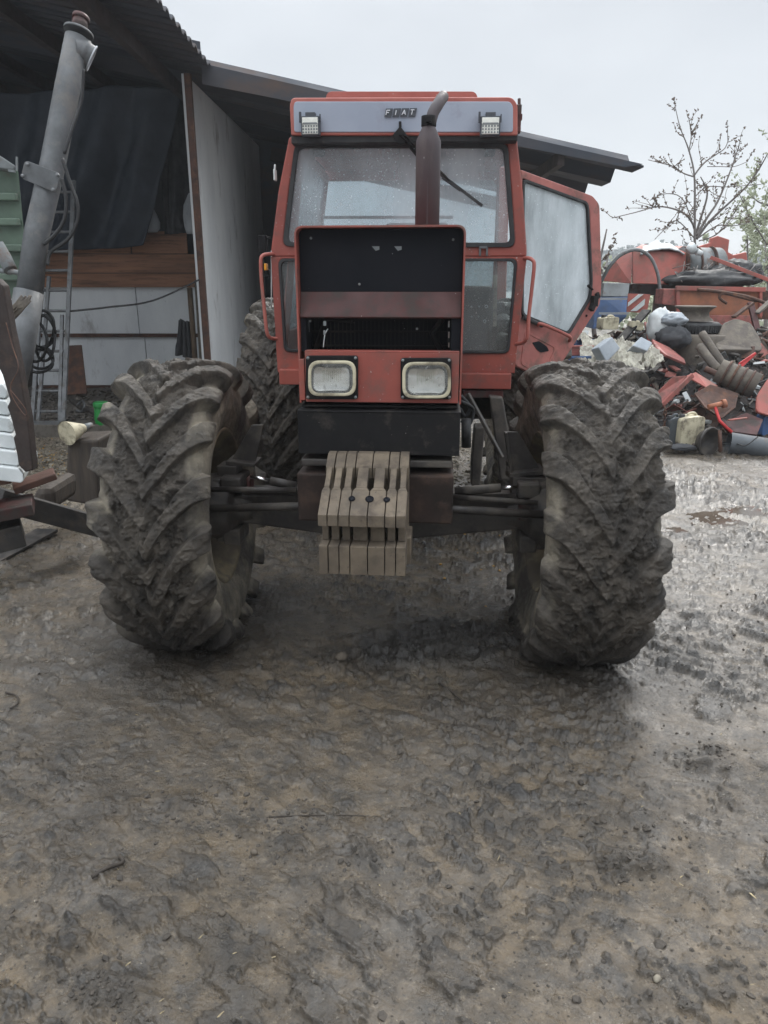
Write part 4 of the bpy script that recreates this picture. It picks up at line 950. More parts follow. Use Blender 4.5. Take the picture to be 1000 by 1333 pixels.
# ladder (two sections)
lad = thing('ladder', 'long grey aluminium ladder leaning in the shed opening', 'ladder', tuple(W(62,551,8.2)))
def LD(py): return 8.2+.9*(551-py)/300
def rail(pts, w_, nm='rail'): 
    m = MB()
    for a, b in zip(pts, pts[1:]): m.bar(W(a[0],a[1],LD(a[1])), W(b[0],b[1],LD(b[1])), w_, .03)
    ch(m, nm, M['alu'], lad)
rail([(42,551),(57,337),(63,235)], .045); rail([(82.5,551),(93.5,303),(96,235)], .045)
m = MB().bar(W(41,551,8.15), W(86,551,8.15), .05, .05); ch(m, 'foot_bar', M['alu'], lad)
for py in (250, 276, 302, 327.5, 352, 378, 404.7, 431, 457, 482, 509, 535.5):
    f_ = (551-py)/214; xl_ = 42+15*f_ if py > 337 else 57+(337-py)*.06; xr_ = 82.5+11*(551-py)/248
    ch(MB().tube([W(xl_,py,LD(py)), W(xr_,py,LD(py))], .016, 8), 'rung', M['alu'], lad)
rail([(50,548),(64,360)], .035, 'inner_rail'); rail([(78,548),(81,410)], .035, 'inner_rail')
# dark sheet, poles and cloth against the wall
o = slab('steel_sheet', [(84,450,9.9),(106,449,9.9),(113,512,9.6),(84,514,9.6)], .02, M['rust']); tag(o, 'dark rusty steel sheet standing behind the ladder', 'sheet')
for i, (x0,y0,x1,y1,mt) in enumerate(((247,375,253,455,'wood'),(256,365,262,462,'browndrum'),(262,372,268,462,'galv'))):
    o = MB().tube([W(x0,y0,9.9), W(x1,y1,9.6)-Vector((0,0,.25))], .035-.006*i, 10).build('pole', M[mt]); tag(o, ['yellowish wooden pole leaning left of the rusty post','brown pole in the middle of the three by the post','thin grey pole closest to the rusty post'][i], 'pole', 'poles leaning by the rusty post')
cloth('dark_rag', ((233,416,9.8),(247,418,9.8),(255,466,9.7),(229,462,9.7)), M['darkcloth'], 'dark cloth hung in front of the pale wall beside the poles', .16, 4, 40, 40, 6, 'cloth')
# green machine at the left edge
gm = thing('grain_trailer', 'pale green ribbed metal trailer side at the left edge', 'trailer', tuple(W(-20,420,5.6)))
e1 = [(-70,195),(24,222),(33,318),(30,330),(32,425),(-70,430)]
ch(MB().prism([W(x,y,5.6) for x,y in e1], (-.66,1.2,0)), 'side_panel', M['green'], gm, .01)
for y in (250, 283, 317, 355, 388):
    a, b = W(-70,y,5.55), W(20+(y-250)*.09,y+1,5.55); ch(MB().prism([a, b, b-Vector((0,0,.05)), a-Vector((0,0,.05))], (0,.045,0)), 'rib', M['green'], gm, .008)
ch(MB().prism([W(x,y,5.5) for x,y in ((-60,188),(0,202),(21,216),(18,222),(-60,210))], (-.22,.4,0)), 'top_cover', M['greymetal'], gm, .01)
ch(MB().bar(W(22,204,5.45), W(22,222,5.45), .012, .012).bar(W(11,222,5.45), W(20,223,5.45), .015,.015), 'latch', M['greymetal'], gm)
ch(MB().tube([W(-4,318,5.3), W(6,335,5.3), W(14,352,5.25)], .045, 12).tube([W(-8,352,5.3), W(15,353,5.25), W(28,356,5.2)], .018, 8), 'lever', M['greymetal'], gm)
ch(MB().box(W(26,372,5.4), W(31,382,5.45)), 'marker', M['amber'], gm)
mm = MB(); mms = []
def stroke(pts, D, w_): 
    for a, b in zip(pts, pts[1:]): mm.bar(W(*a,D), W(*b,D), w_, .01, up=(0,1,0))
stroke([(5.5,403),(5.5,387),(12,387)], 5.52, .022); stroke([(5.5,394.5),(11,394.5)], 5.52, .022)
mms.append(mm); mm = MB()
stroke([(-2,387),(4,387)], 5.515, .022); stroke([(.8,387),(.8,403)], 5.515, .022)
mms.append(mm); mm = MB()
stroke([(12.8,403),(12.8,391),(16,391)], 5.51, .02)
mms.append(mm)
for mm in mms: ch(mm, 'letter', M['lettering'], gm)
ch(MB().box(W(-120,425,5.9), W(-6,520,6.6)), 'chassis', M['black'], gm, .02)
m = MB(); random.seed(3)
for i in range(26):
    x = 6+i*1.3; m.tube(smooth_path([W(x*.5+2,410+random.uniform(-4,6),4.5), W(14+x*.5,398+random.uniform(-3,3),4.45), W(28+i*.5,388+random.uniform(-4,4),4.45)], 3), .006, 5)
tag(m.build('straw_bundle', M['straw2'] if 'straw2' in M else M['browndrum']), 'bundle of grey-brown stalks at the foot of the auger tube', 'bundle')
# stack of white ribbed roof sheets, edge on
for i in range(6):
    y = 498+i*22; D = 3.45; xe = 9+i*4.2; sh_ = [(-60,y-8),(xe-6,y+2),(xe,y+10),(xe+1,y+18),(xe-3,y+21),(-60,y+11)]
    o = MB().prism([W(px,py,D-.03*i) for px,py in sh_], (-.16,.5,0)).build('roofing_sheet', M['shedpanelw'] if 'shedpanelw' in M else M['pale'], None, .006)
    tag(o, ['topmost','second from top','third from top','fourth from top','second from bottom','bottom'][i]+' white ribbed sheet of the stack at the left edge', 'metal sheet', 'white ribbed sheets stacked at the left edge')
M['rackbrown'] = pbr('dark_brown_iron', (.040,.028,.024), (.024,.018,.016), 9, .75, dirt=(.07,.045,.035), dlo=.55, dhi=.7, bump=.002)
# scalloped brown steel section standing in front
m = MB(); P_ = [(-6,362),(4,372),(14,430),(25,482),(36,545),(43,612),(33,615),(24,606),(22,592),(17,570),(20,566),(13,540),(9,530),(13,522),(3,488),(-6,470)]
o = MB().prism([W(x,y,3.3) for x,y in P_], (0,.06,0)).build('rack_bar', M['rackbrown'], None, .006); tag(o, 'brown toothed steel bar leaning at the left edge', 'bar')
hose('copper_wire', [(8,420,3.25),(16,450,3.25),(24,478,3.2),(14,502,3.2),(18,520,3.2),(32,540,3.2),(33,532,3.2),(14,508,3.2)], .0022, M['rust'], 'thin reddish wire looped over the brown toothed bar', 'wire')
M['blackbeam'] = pbr('wet_black_steel', (.022,.021,.021), (.035,.031,.028), 7, .55, dirt=(.06,.05,.042), dlo=.5, dhi=.65, bump=.002)
M['brownwood'] = pbr('wet_red_brown_wood', (.13,.06,.042), (.075,.04,.03), 6, .6, stretch=(.6,3,3), bump=.003, bscale=25)
# beams and blocks at lower left
def solid(name, pts, dy, mat, label, cat, bev=.008, group=None):
    o = MB().prism([W(*p) for p in pts], (0,dy,0)).build(name, mat, None, bev); return tag(o, label, cat, group)
def beam(name, a, b, w_, h_, mat, label, cat, bev=.006):
    return tag(MB().bar(W(*a), W(*b), w_, h_).build(name, M[mat], None, bev), label, cat)
beam('steel_beam', (-6,648,3.98), (124,684,4.4), .16, .125, 'blackbeam', 'long black steel beam reaching from the left edge to the tyre', 'beam')
beam('timber', (18,636,3.8), (72,616,3.9), .16, .035, 'brownwood', 'short red-brown timber lying across the black beam', 'timber')
beam('timber', (-60,630,3.7), (20,618,3.75), .2, .05, 'brownwood', 'reddish timber at the left edge, above the dark channel', 'timber')
beam('steel_channel', (-60,676,3.55), (44,656,3.7), .24, .06, 'darkred', 'grimy red steel channel below the timbers at the left edge', 'channel')
beam('steel_channel', (-60,712,3.55), (30,690,3.7), .22, .12, 'blackbeam', 'black steel channel under the grimy red one', 'channel')
_a, _b = G(-40,745,.02), G(62,690,.02)
tag(MB().bar(_a, _b, .16, .02).build('steel_strip', M['blackbeam'], None, .003), 'black flat steel strip lying on the ground under the channels', 'steel strip')
solid('timber', [(38,652,4.3),(48,634,4.3),(68,634,4.3),(69,668,4.3),(40,662,4.3)], .4, M['darkwood'], 'dark round log end behind the black beam', 'log', .05)
gp = G(106, 655, 0)
o = MB().prism([W(87,574,5.0),W(128,572,5.0),W(127,660,5.0),W(84,652,5.0)], (0,.35,0)).build('chopping_block', M['darkwood'], None, .02)
o2 = o; tag(o, 'dark upright wooden block left of the front tyre', 'block')
# lamp shade lying on the block
ls = thing('enamel_lamp', 'old cream enamel lamp shade lying on the dark wooden block', 'lamp', tuple(W(98,566,5.05)))
a_, b_ = W(87,564,4.95), W(112,556,5.1); ax_ = (b_-a_)
ch(MB().tube([a_, a_+ax_*.25, a_+ax_*.8, b_], [.085,.07,.035,.02], 28, cap=False).tube([a_+ax_*.02, a_+ax_*.06], [.083,.07], 28), 'lamp_shade', M['cream'], ls)
ch(MB().tube([b_-ax_*.1, b_+ax_*.3], [.028,.022], 16), 'lamp_socket', M['greymetal'], ls)
# green jar behind the tyre
gj = thing('green_churn', 'bright green plastic container with lid behind the left front tyre', 'container', tuple(W(135,558,8.2)))
c = W(135,558,8.2); r_ = (W(145,540,8.2)-W(125,540,8.2)).x/2; h_ = W(135,523,8.2).z-c.z
ch(MB().lathe([(0,0),(r_*.8,0),(r_*.88,.02),(r_*.98,h_*.35),(r_*.9,h_*.75),(r_*.86,h_*.8),(0,h_*.8)], c, 'z', 32), 'jar_body', M['greenjar'], gj)
ch(MB().lathe([(r_*.85,h_*.8),(r_*.97,h_*.8),(r_*.97,h_*.95),(r_*.85,h_),(0,h_)], c, 'z', 32), 'lid', M['greenjar'], gj, .004)
# scrap on the shed floor
hose('iron_rod', [(92,520,8.7),(105,530,8.6),(120,535,8.4),(150,545,8.3)], .03, M['oily'], 'thick bent dark iron rod on the shed floor behind the green container', 'rod')
hose('iron_ring', [(100,528,8.6),(107,522,8.6),(110,528,8.5),(106,536,8.5),(99,534,8.5)], .014, M['galv'], 'small pale iron ring on the shed floor beside the ladder foot', 'ring')
def scatter_bits(name, n, box, size, mat, seed, label=None, cat=None, flat=.5, long=1., onground=True, kind='stuff'):
    rs = random.Random(seed); m = MB()
    base = [Vector(v).normalized() for v in ((0,0,1),(.9,0,.3),(.28,.85,.3),(-.72,.52,.3),(-.72,-.52,.3),(.28,-.85,.3),(.72,.52,-.4),(-.28,.85,-.4),(-.9,0,-.4),(-.28,-.85,-.4),(.72,-.52,-.4),(0,0,-1))]
    fc = [(0,1,2),(0,2,3),(0,3,4),(0,4,5),(0,5,1),(1,6,2),(2,6,7),(2,7,3),(3,7,8),(3,8,4),(4,8,9),(4,9,5),(5,9,10),(5,10,1),(1,10,6),(6,11,7),(7,11,8),(8,11,9),(9,11,10),(10,11,6)]
    for i in range(n):
        x, y, z = box(rs); s = size*rs.uniform(.35, 1)*(1.6 if rs.random() < .06 else 1)
        from mathutils import Euler
        e = Euler((rs.uniform(-.5,.5), rs.uniform(-.5,.5), rs.uniform(0,6.3))).to_matrix()
        vs = [Vector((x,y,z)) + e@Vector((v.x*s*long*rs.uniform(.65,1.25), v.y*s*rs.uniform(.65,1.25), v.z*s*flat*rs.uniform(.6,1.3))) for v in base]
        m.add(vs, fc)
    o = m.build(name, mat, None, 0, smooth=False); return tag(o, label, cat, kind=kind)
def yard(px0, px1, py0, py1, dz=.0):
    def f(rs):
        g = G(rs.uniform(px0,px1), rs.uniform(py0,py1)); return g.x, g.y, gz(g.x,g.y)+dz
    return f
def patch(spots):
    def f(rs):
        px, py, sx, sy = rs.choice(spots); g = G(rs.gauss(px,sx), min(max(rs.gauss(py,sy),560),1400)); return g.x, g.y, gz(g.x,g.y)
    return f
M['clodm'] = pbr('mud_clod', (.035,.030,.025), (.07,.058,.046), 30, .75, bump=.003, bscale=80)
scatter_bits('mud_clods', 3000, yard(-150,1150,700,1420), .0048, M['clodm'], 1, flat=.6)
scatter_bits('mud_lumps', 120, yard(-100,1150,640,1400), .015, M['clodm'], 2, flat=.5)
scatter_bits('churned_mud', 900, patch(((590,835,60,22),(540,850,60,20),(640,850,40,18),(235,1050,40,22),(810,1125,35,12),(820,1080,60,16),(915,990,28,10),(140,1295,25,20),(690,960,80,30),(450,1110,60,18),(900,900,80,60),(950,780,60,60),(90,990,50,40),(330,1060,50,20))), .009, M['clodm'], 3, flat=.65)
scatter_bits('gravel', 5200, lambda rs: (lambda x, y: (x, y, gz(x,y)+.004))(rs.uniform(-3.6,.9), rs.uniform(5.4,8.1)), .022, M['stone'], 4, flat=.6)
scatter_bits('corn_kernels', 420, patch(((45,590,14,12),(60,600,12,10),(75,640,8,8),(70,610,20,16),(700,700,120,30))), .011, M['ochre'], 5, flat=.6)
scatter_bits('straw_litter', 90, yard(-50,1050,640,1350), .0022, M['straw'], 6, flat=.5, long=6.)
scatter_bits('shed_rubble', 900, lambda rs: (rs.uniform(-5.2,-1.9), rs.uniform(8.25,10.8), .155+abs(rs.gauss(0,.035))), .045, M['concrete'], 8, flat=.5)
for i, (px, py, s, lab) in enumerate(((855,1275,.011,'small tan pebble lying by itself in the lower right mud'), (331,1110,.012,'small dark stone left of the thin twig'), (445,868,.03,'lump of earth lying by itself on the ground between the tyres'), (290,630+565,.010,'tiny stone by itself in the lower left mud'))):
    g = G(px,py); m = MB().lathe([(0,-s*.5),(s*.8,-s*.3),(s,.1*s),(s*.6,s*.6),(0,s*.75)], (g.x,g.y,gz(g.x,g.y)+s*.25), 'z', 12)
    m.v = [(x+.15*s*math.sin(300*y), y+.15*s*math.sin(250*x), z) for x,y,z in m.v]
    tag(m.build('stone', M['stone'] if i == 0 else M['earth']), lab, 'stone')
def twig(pts, r, label):
    m = MB(); P = []
    for px, py in pts: g = G(px,py); P.append((g.x,g.y,gz(g.x,g.y)+r*1.5))
    tag(m.tube(smooth_path(P,5), r, 6).build('twig', M['twig']), label, 'twig')
twig([(350,1062),(395,1061),(440,1065),(480,1061)], .0022, 'thin straight dark twig lying across the mud in the lower middle')
twig([(120,1148),(140,1138),(160,1126),(156,1118)], .006, 'crooked thick dark twig in the lower left mud')
twig([(8,905),(22,910),(24,918),(14,926)], .004, 'small curled twig at the left edge of the mud')
twig([(572,890),(590,903),(603,915)], .005, 'short dark twig below the churned patch between the tyres')
# ================================================================ SCRAP HEAP AND MACHINES, RIGHT
heap = thing('scrap_heap', None, None)
bpy.data.objects.remove(heap)
def heapf():
    nu, nv = 160, 120; xs_ = np.linspace(1.55, 8.5, nu)[:, None]; ys_ = np.linspace(7.2, 13, nv)[None]
    X, Y = np.broadcast_arrays(xs_, ys_)
    e = sst(7.25, 9.6, Y+.5*(noise(X*1.5,Y*1.5,2.)-.5))*sst(13, 11, Y)*sst(1.6, 2.5, X)
    Z = e*(.95+.35*(fbm(X*1.3,Y*1.3,1.,4)-.5)) + e*(ridge(X*4,Y*4,7.,3)-.6)*.25 - .06
    o = grid_obj('scrap_heap', np.stack([X,Y,Z],-1), M['heapm']); tag(o, kind='stuff')
    def top(x, y):
        i = min(max(int((x-1.55)/6.95*(nu-1)),0),nu-1); j = min(max(int((y-7.2)/5.8*(nv-1)),0),nv-1); return float(Z[i,j])
    return top
M['heapm'] = pbr('dark_scrap_mass', (.022,.021,.022), (.05,.038,.032), 8, .8, bump=.02, bscale=12)
ht_ = heapf()
rs = random.Random(11)
for nm, mt, n, sd, col in (('scrap_bars', 'oily', 420, 21, 0), ('scrap_strips', 'rust', 380, 22, 0), ('scrap_red_bits', 'pink', 130, 23, 0), ('scrap_grey_bits', 'greymetal', 170, 24, 0), ('scrap_pale_bits', 'pale', 60, 25, 0), ('scrap_brown_bits', 'browndrum', 260, 26, 0)):
    m = MB(); rs = random.Random(sd)
    for i in range(n):
        x, y = rs.uniform(1.7, 7.2), rs.uniform(7.35, 10.4); z = ht_(x,y)+rs.uniform(.0,.08)
        a = rs.uniform(0, 6.28); l = rs.uniform(.05, .34)*(1.6 if rs.random() < .08 else 1); d = Vector((math.cos(a), math.sin(a)*.6, rs.uniform(-.5,.6)))*l
        if rs.random() < .5: m.tube([Vector((x,y,z))-d*.5, Vector((x,y,z))+Vector((0,0,rs.uniform(0,.04))), Vector((x,y,z))+d*.5], rs.uniform(.008,.025), 7)
        else: m.obox((x,y,z), (l*.8, rs.uniform(.03,.18), rs.uniform(.006,.03)), (rs.uniform(-1,1), rs.uniform(-1,1), a))
    tag(m.build(nm, M[mt]), kind='stuff')
m = MB(); rs = random.Random(77)
for i in range(110):
    x, y = rs.uniform(1.8, 6.5), rs.uniform(7.4, 9.6); z = ht_(x,y)+.03; P = []
    d = Vector((rs.gauss(0,1), rs.gauss(0,.6), 0)).normalized()
    for k in range(6):
        P.append(Vector((x,y,max(z, ht_(x,y)+.02)))); d = (d+Vector((rs.gauss(0,.5), rs.gauss(0,.5), 0))).normalized(); x += d.x*.11; y += d.y*.11; z += rs.gauss(0,.05)
    m.tube(smooth_path(P, 3), rs.choice((.004,.006,.009)), 5)
tag(m.build('scrap_wires', M['rubber']), kind='stuff')
# red hopper trailer behind
tr1 = thing('hopper_trailer', 'faded red hopper trailer with white cover on top, standing behind the scrap', 'trailer', tuple(W(860,420,11.5)))
ch(MB().prism([W(786,366,11.6),W(800,338,11.6),W(824,325,11.5),W(822,369,11.0)], (0,.05,0)), 'front_panel', M['hopper'], tr1, .01)
ch(MB().prism([W(824,326,11.1),W(905,329,11.3),W(880,371,11.1),W(824,369,11.0)], (0,.05,0)).prism([W(822,325,11.15),W(835,318,11.6),W(925,322,12.2),W(905,329,11.3)], (0,0,-.03)), 'side_panel', M['hopper'], tr1, .01)
ch(MB().box(W(784,368,11.9), W(822,386,11.5)).box(W(822,369,11.4), W(862,384,11.9)), 'underframe', M['greymetal'], tr1, .02)
c = W(905,352,11.4)
m = MB().tube([W(884,350,11.4), W(932,350,11.5)], .30, 30); ch(m, 'drum', M['greymetal'], tr1)
for x in (886, 903, 922): ch(MB().tube([W(x,350,11.4), W(x+1.5,350,11.4)], .315, 30), 'drum_band', M['rust'], tr1)
ch(MB().prism([W(x,y,12.0) for x,y in ((903,330),(905,322),(925,316),(926,310),(935,307),(950,312),(948,328),(955,332),(972,328),(974,345),(960,350),(903,345))], (0,.08,0)), 'rear_plate', M['hopper'], tr1, .01)
# soft cover
xs_ = np.linspace(0,1,60)[:,None]; ys_ = np.linspace(0,1,30)[None]
A0 = np.array(W(835,329,11.05)); A1 = np.array(W(892,329,11.2)); up = .25
PX = A0+(A1-A0)*xs_[...,None]+np.array([0,1,0])*(ys_[...,None]*.7)
Z = .17*np.sin(np.pi*xs_)**.5*np.sin(np.pi*(.1+.9*ys_))**.6*(.6+.7*fbm(xs_*5,ys_*3,2.,3)) - .02
PX = PX+np.array([0,0,1])*Z[...,None]
o = grid_obj('white_cover', PX, M['pale'], tr1); o.location = -Vector(tr1.location); o.modifiers.new('thickness','SOLIDIFY').thickness = .02
ch(MB().tube([W(895,327,11.0), W(900,323,11.0), W(905,327,11.1)], [.05,.08,.04], 12).tube([W(907,328,11.0),W(914,330,11.0)], [.05,.03],10), 'cover_bundle', M['pale'], tr1)
# arching hose
hose('arched_hose', [(782,368,10.7),(793,348,10.6),(808,332,10.6),(828,325,10.6),(845,333,10.6),(855,352,10.6),(859,375,10.6),(860,400,10.6)], .024, M['greymetal'], 'grey hose arching in front of the red hopper', 'hose')
# blue hopper, striped board and red posts under it
tr2 = thing('seed_drill', 'faded blue metal hopper with horizontal bands, left end of the scrap row', 'hopper', tuple(W(800,410,10.9)))
ch(MB().prism([W(784,386,10.9),W(818,384,10.9),W(816,412,10.7),W(800,428,10.7),(W(772,428,10.7)),(W(774,404,10.8))], (0,.5,0)), 'hopper_side', M['blue'], tr2, .01)
ch(MB().prism([W(786,368,11.0),W(820,369,11.0),W(818,386,10.88),W(784,386,10.88)], (0,.4,0)), 'upper_side', M['greymetal'], tr2, .01)
for y in (389, 408): ch(MB().bar(W(780,y,10.66), W(818,y,10.66), .03, .03), 'band', M['greyblue'], tr2)
wb = thing('warning_board', 'small red and white diagonally striped board on the machinery', 'warning board', tuple(W(831,400,10.3)))
ch(MB().prism([W(818,382,10.3),W(847,383,10.3),W(842,408,10.3),(W(816,406,10.3))], (0,.02,0)), 'board', M['hopper'], wb)
ch(MB().prism([W(818,394,10.27),W(832,383,10.27),W(838,383,10.27),(W(817.5,399,10.27))], (0,.02,0)), 'stripe', M['pale'], wb)
ch(MB().prism([W(821,405,10.27),W(840,389,10.27),W(839,397,10.27),(W(829,405,10.27))], (0,.02,0)), 'stripe', M['pale'], wb)
# orange box body
tr3 = thing('box_trailer', 'rusty orange box trailer with black tyres and twigs piled on its load', 'trailer', tuple(W(930,430,10.8)))
ch(MB().prism([W(883,377,10.4),W(993,379,10.6),W(992,414,10.6),W(884,408,10.4)], (0,.04,0)), 'side_panel', M['orange'], tr3, .008)
ch(MB().bar(W(880,375,10.36), W(996,377,10.56), .04, .06).bar(W(882,376,10.38), W(883,412,10.38), .05, .04).bar(W(990,379,10.56), W(990,412,10.56), .04, .04), 'frame', M['hopper'], tr3, .004)
ch(MB().prism([W(876,410,10.3),W(985,411,10.5),W(980,436,10.5),W(880,430,10.3)], (0,.04,0)).prism([W(864,376,10.4),W(881,376,10.4),W(881,398,10.4),W(862,396,10.4)], (0,.3,0)), 'lower_panel', M['pink'], tr3, .008)
ch(MB().box(W(884,378,10.9), W(992,412,11.9)), 'box_body', M['rust'], tr3)
# load of black sheeting
m = MB(); 
def lump(name, c, rx, ry, rz, mat, label, cat, seed, amp=.35, parent=None, n=40):
    th = np.linspace(0, 2*np.pi, n, endpoint=False)[:, None]; ph = np.linspace(-np.pi/2, np.pi/2, n//2)[None]
    ux, uy, uz = np.cos(th)*np.cos(ph), np.sin(th)*np.cos(ph), np.sin(ph)+0*th
    k = 1+amp*2*(fbm(ux*1.7+seed, uy*1.7, uz*1.7, 4, .6)-.5)+amp*.8*(ridge(ux*3+seed,uy*3,uz*3,2)-.6)
    P = np.stack([c.x+ux*rx*k, c.y+uy*ry*k, c.z+uz*rz*k], -1)
    o = grid_obj(name, P, mat, parent, closed=True)
    if parent: o.location = -Vector(parent.location); return o
    return tag(o, label, cat)
lump('black_sheeting', W(925,364,10.9), .62, .4, .13, M['rubber'], 'crumpled black sheeting heaped on top of the orange trailer', 'sheeting', 3)
lump('black_sheeting', W(958,356,11.1), .4, .3, .17, M['rubber'], 'taller lump of black sheeting at the right of the trailer load', 'sheeting', 8)
m = MB(); rs = random.Random(5)
for i in range(60):
    x = rs.uniform(885, 995); y = 366+rs.uniform(-12,6)
    m.tube([W(x,y,10.8+rs.uniform(-.2,.3)), W(x+rs.uniform(-14,14),y-rs.uniform(-4,14),10.9), W(x+rs.uniform(-24,24),y-rs.uniform(-4,18),11)], .006, 5)
tag(m.build('brushwood', M['bark']), kind='stuff')
o = MB().bar(W(925,335,10.9), W(1010,368,10.5), .05,.05).build('steel_bar', M['hopper'], None, .004); tag(o, 'red bar slanting down to the right behind the orange trailer', 'bar')
o = MB().tube(smooth_path([W(908,377,10.2),W(938,380,10.2),W(975,387,10.2),W(1005,398,10.1)]), .022, 8).tube(smooth_path([W(946,395,10.2),W(937,388,10.2),W(940,382,10.2),W(950,383,10.2),W(985,392,10.2)]), .02, 8).build('bent_rods', M['rust']); tag(o, 'rusty bent rods crossing the front of the orange panel', 'rods')
for i, (a, b, w_, mt, lab) in enumerate((((980,394,10),(955,413,9.9),.07,'rust','rusty strut sloping left below the bent rods'), ((977,394,10),(986,430,9.8),.09,'darkred','dark red upright strut at the right of the scrap'), ((1003,392,10),(985,408,9.9),.08,'browndrum','grey-brown strut at the right edge above the heap'), ((842,404,9.9),(806,445,9.4),.12,'black','thick black beam leaning left of the white bag'), ((857,440,9),(885,436,9.2),.02,'white','thin pale rod across the dark cloth'))):
    o = MB().bar(W(*a), W(*b), w_, .03).build('strut', M[mt], None, .004); tag(o, lab, 'strut')
# rim lying on the tyre
rm = thing('wheel_rim', 'brown steel wheel rim lying flat on top of the small tyre', 'wheel rim', tuple(W(905,414,9.4)))
c = W(904,411,9.4)
ch(MB().lathe([(.23,-.06),(.215,-.04),(.175,-.01),(.165,.04),(.185,.07),(.235,.10),(.245,.115),(.235,.12),(.18,.09),(.15,.05),(.15,-.0),(.19,-.05),(.23,-.06)], c, 'z', 48), 'rim_ring', M['rimbrown'] if 'rimbrown' in M else M['browndrum'], rm)
ch(MB().lathe([(.155,.02),(.06,.03),(.06,.036),(.155,.03)], c, 'z', 32), 'rim_disc', M['browndrum'], rm)
c = W(905,427,9.4)
m = MB().lathe([(.20,-.075),(.26,-.08),(.295,-.05),(.305,0),(.295,.05),(.26,.075),(.20,.07),(.18,0),(.20,-.075)], c, 'z', 60)
for k in range(56):
    a = k*2*math.pi/56; m.obox((c.x+.303*math.cos(a), c.y+.303*math.sin(a), c.z), (.02,.02,.085), (0,0,a))
tag(m.build('small_tyre', M['rubber']), 'small black tyre lying flat under the brown rim', 'tyre')
c = W(908,452,9.3)
tag(MB().lathe([(0,-.24),(.32,-.24),(.36,-.2),(.36,.1),(.34,.16),(0,.18)], c, 'z', 40).build('barrel', M['browndrum'], None, .01), 'grey-brown barrel standing under the tyre and rim', 'barrel')
P_ = [W(932,446,8.95),W(942,420,9.2),W(958,414,9.3),W(978,420,9.3),(W(990,440,9.1)),(W(993,456,8.95)),(W(935,455,8.8))]
tag(MB().prism(rnd(P_, .05), nrm(P_)*.12).build('curved_guard', M['browndrum'], None, .03), 'rounded brown metal guard right of the tyre and rim', 'guard')
# exhaust-like pipes and big rusty pipe
def rod(name, pts, r, mat, label, cat='pipe', n=16):
    return tag(MB().tube(smooth_path([W(*p) for p in pts],4), r, n).build(name, M[mat]), label, cat)
rod('pipe', [(914,434,8.6),(930,458,8.4),(942,476,8.3)], .045, 'browndrum', 'upper of two short brown pipes rising towards the rim')
rod('pipe', [(911,451,8.5),(925,470,8.3),(936,482,8.2)], .05, 'browndrum', 'lower of two short brown pipes rising towards the rim')
rod('pipe', [(918,480,8.2),(940,490,8.1)], .035, 'rust', 'stubby rusty pipe left of the big ribbed pipe')
lp = thing('ribbed_pipe', 'big rusty ribbed pipe sloping down to the right across the heap', 'pipe', tuple(W(960,495,8.2)))
ch(MB().tube([W(935,482,8.2), W(985,503,8.0)], [.13,.14], 28), 'pipe_body', M['browndrum'], lp)
for f_ in (.2,.4,.6,.8): 
    a = W(935,482,8.2).lerp(W(985,503,8.0), f_); d = (W(985,503,8.0)-W(935,482,8.2)).normalized()*.012
    ch(MB().tube([a-d, a+d], .148, 28), 'rib', M['rust'], lp)
# red and rusty sheets
def sheet(name, pts, th, mat, label, cat='metal sheet', bev=.006, r=0.):
    return tag(slab(name, pts, th, M[mat], None, bev, r), label, cat)
sheet('red_cover', [(849,441,8.9),(872,452,8.8),(891,467,8.7),(893,473,8.6),(868,462,8.5),(854,452,8.7)], .03, 'pink', 'flat pinkish red cover lying above the dark heap', 'cover')
sheet('red_channel', [(849,517,7.9),(876,490,7.9),(893,489,7.9),(895,492,7.9),(866,528,7.8),(858,530,7.8)], .08, 'pink', 'pinkish red punched channel just right of the front tyre', 'channel')
tag(MB().bar(W(862,527,7.78), W(902,488,7.85), .03,.05).build('red_rail', M['pink'], None, .004), 'thin red rail along the punched channel', 'rail')
m = MB()
for px, py in ((878,497),(883,494),(889,493),(880,501),(886,499)): m.obox(W(px,py,7.88), (.02,.02,.012), (0,.6,0))
sheet('red_strip', [(893,489,8.1),(906,484,8.1),(935,502,8.0),(920,504,7.9)], .02, 'hopper', 'red sheet strip between the channel and the ribbed pipe')
sheet('rusty_plate', [(904,512,7.8),(925,500,7.9),(962,512,7.9),(958,530,7.7),(940,545,7.6),(918,530,7.6)], .02, 'rust', 'curved rusty plate under the ribbed pipe', 'plate')

M['bred'] = pbr('bright_red_paint', (.5,.03,.03), (.38,.03,.03), 5, .5)
sheet('pointed_strip', [(961,477,8.3),(963,472,8.3),(984,458,8.4),(985,461,8.4),(966,479,8.3)], .015, 'bred', 'bright red narrow blade pointing up to the right', 'blade')
sheet('curved_hood', [(984,536,7.7),(985,515,7.8),(1000,492,7.9),(1030,480,7.9),(1030,545,7.6),(1000,540,7.6)], .04, 'hopper', 'curved red hood at the right edge of the heap', 'hood', .01, .05)
sheet('rusty_box_end', [(945,548,7.5),(972,537,7.6),(994,546,7.6),(986,566,7.4),(950,562,7.4),(940,548,7.4)], .04, 'darkred', 'dark red bent plate above the grey pipe', 'plate')
tag(MB().tube([W(930,527,7.5),W(937,548,7.4),W(953,563,7.3)], .016, 8).build('crank', M['bred']), 'bent bright red crank in front of the dark red plate', 'crank')
tag(MB().tube([W(922,530,7.5), W(943,525,7.5)], .028, 12).tube([W(940,526,7.5), W(945,525,7.5)], .045, 12).build('orange_valve', M['orange']), 'small rusty orange valve at the top of the red crank', 'valve')
tag(MB().tube([W(948,547,7.3),W(972,544,7.4)], .01, 8).build('thin_rod', M['hopper']), 'thin red rod lying level behind the red crank', 'rod')
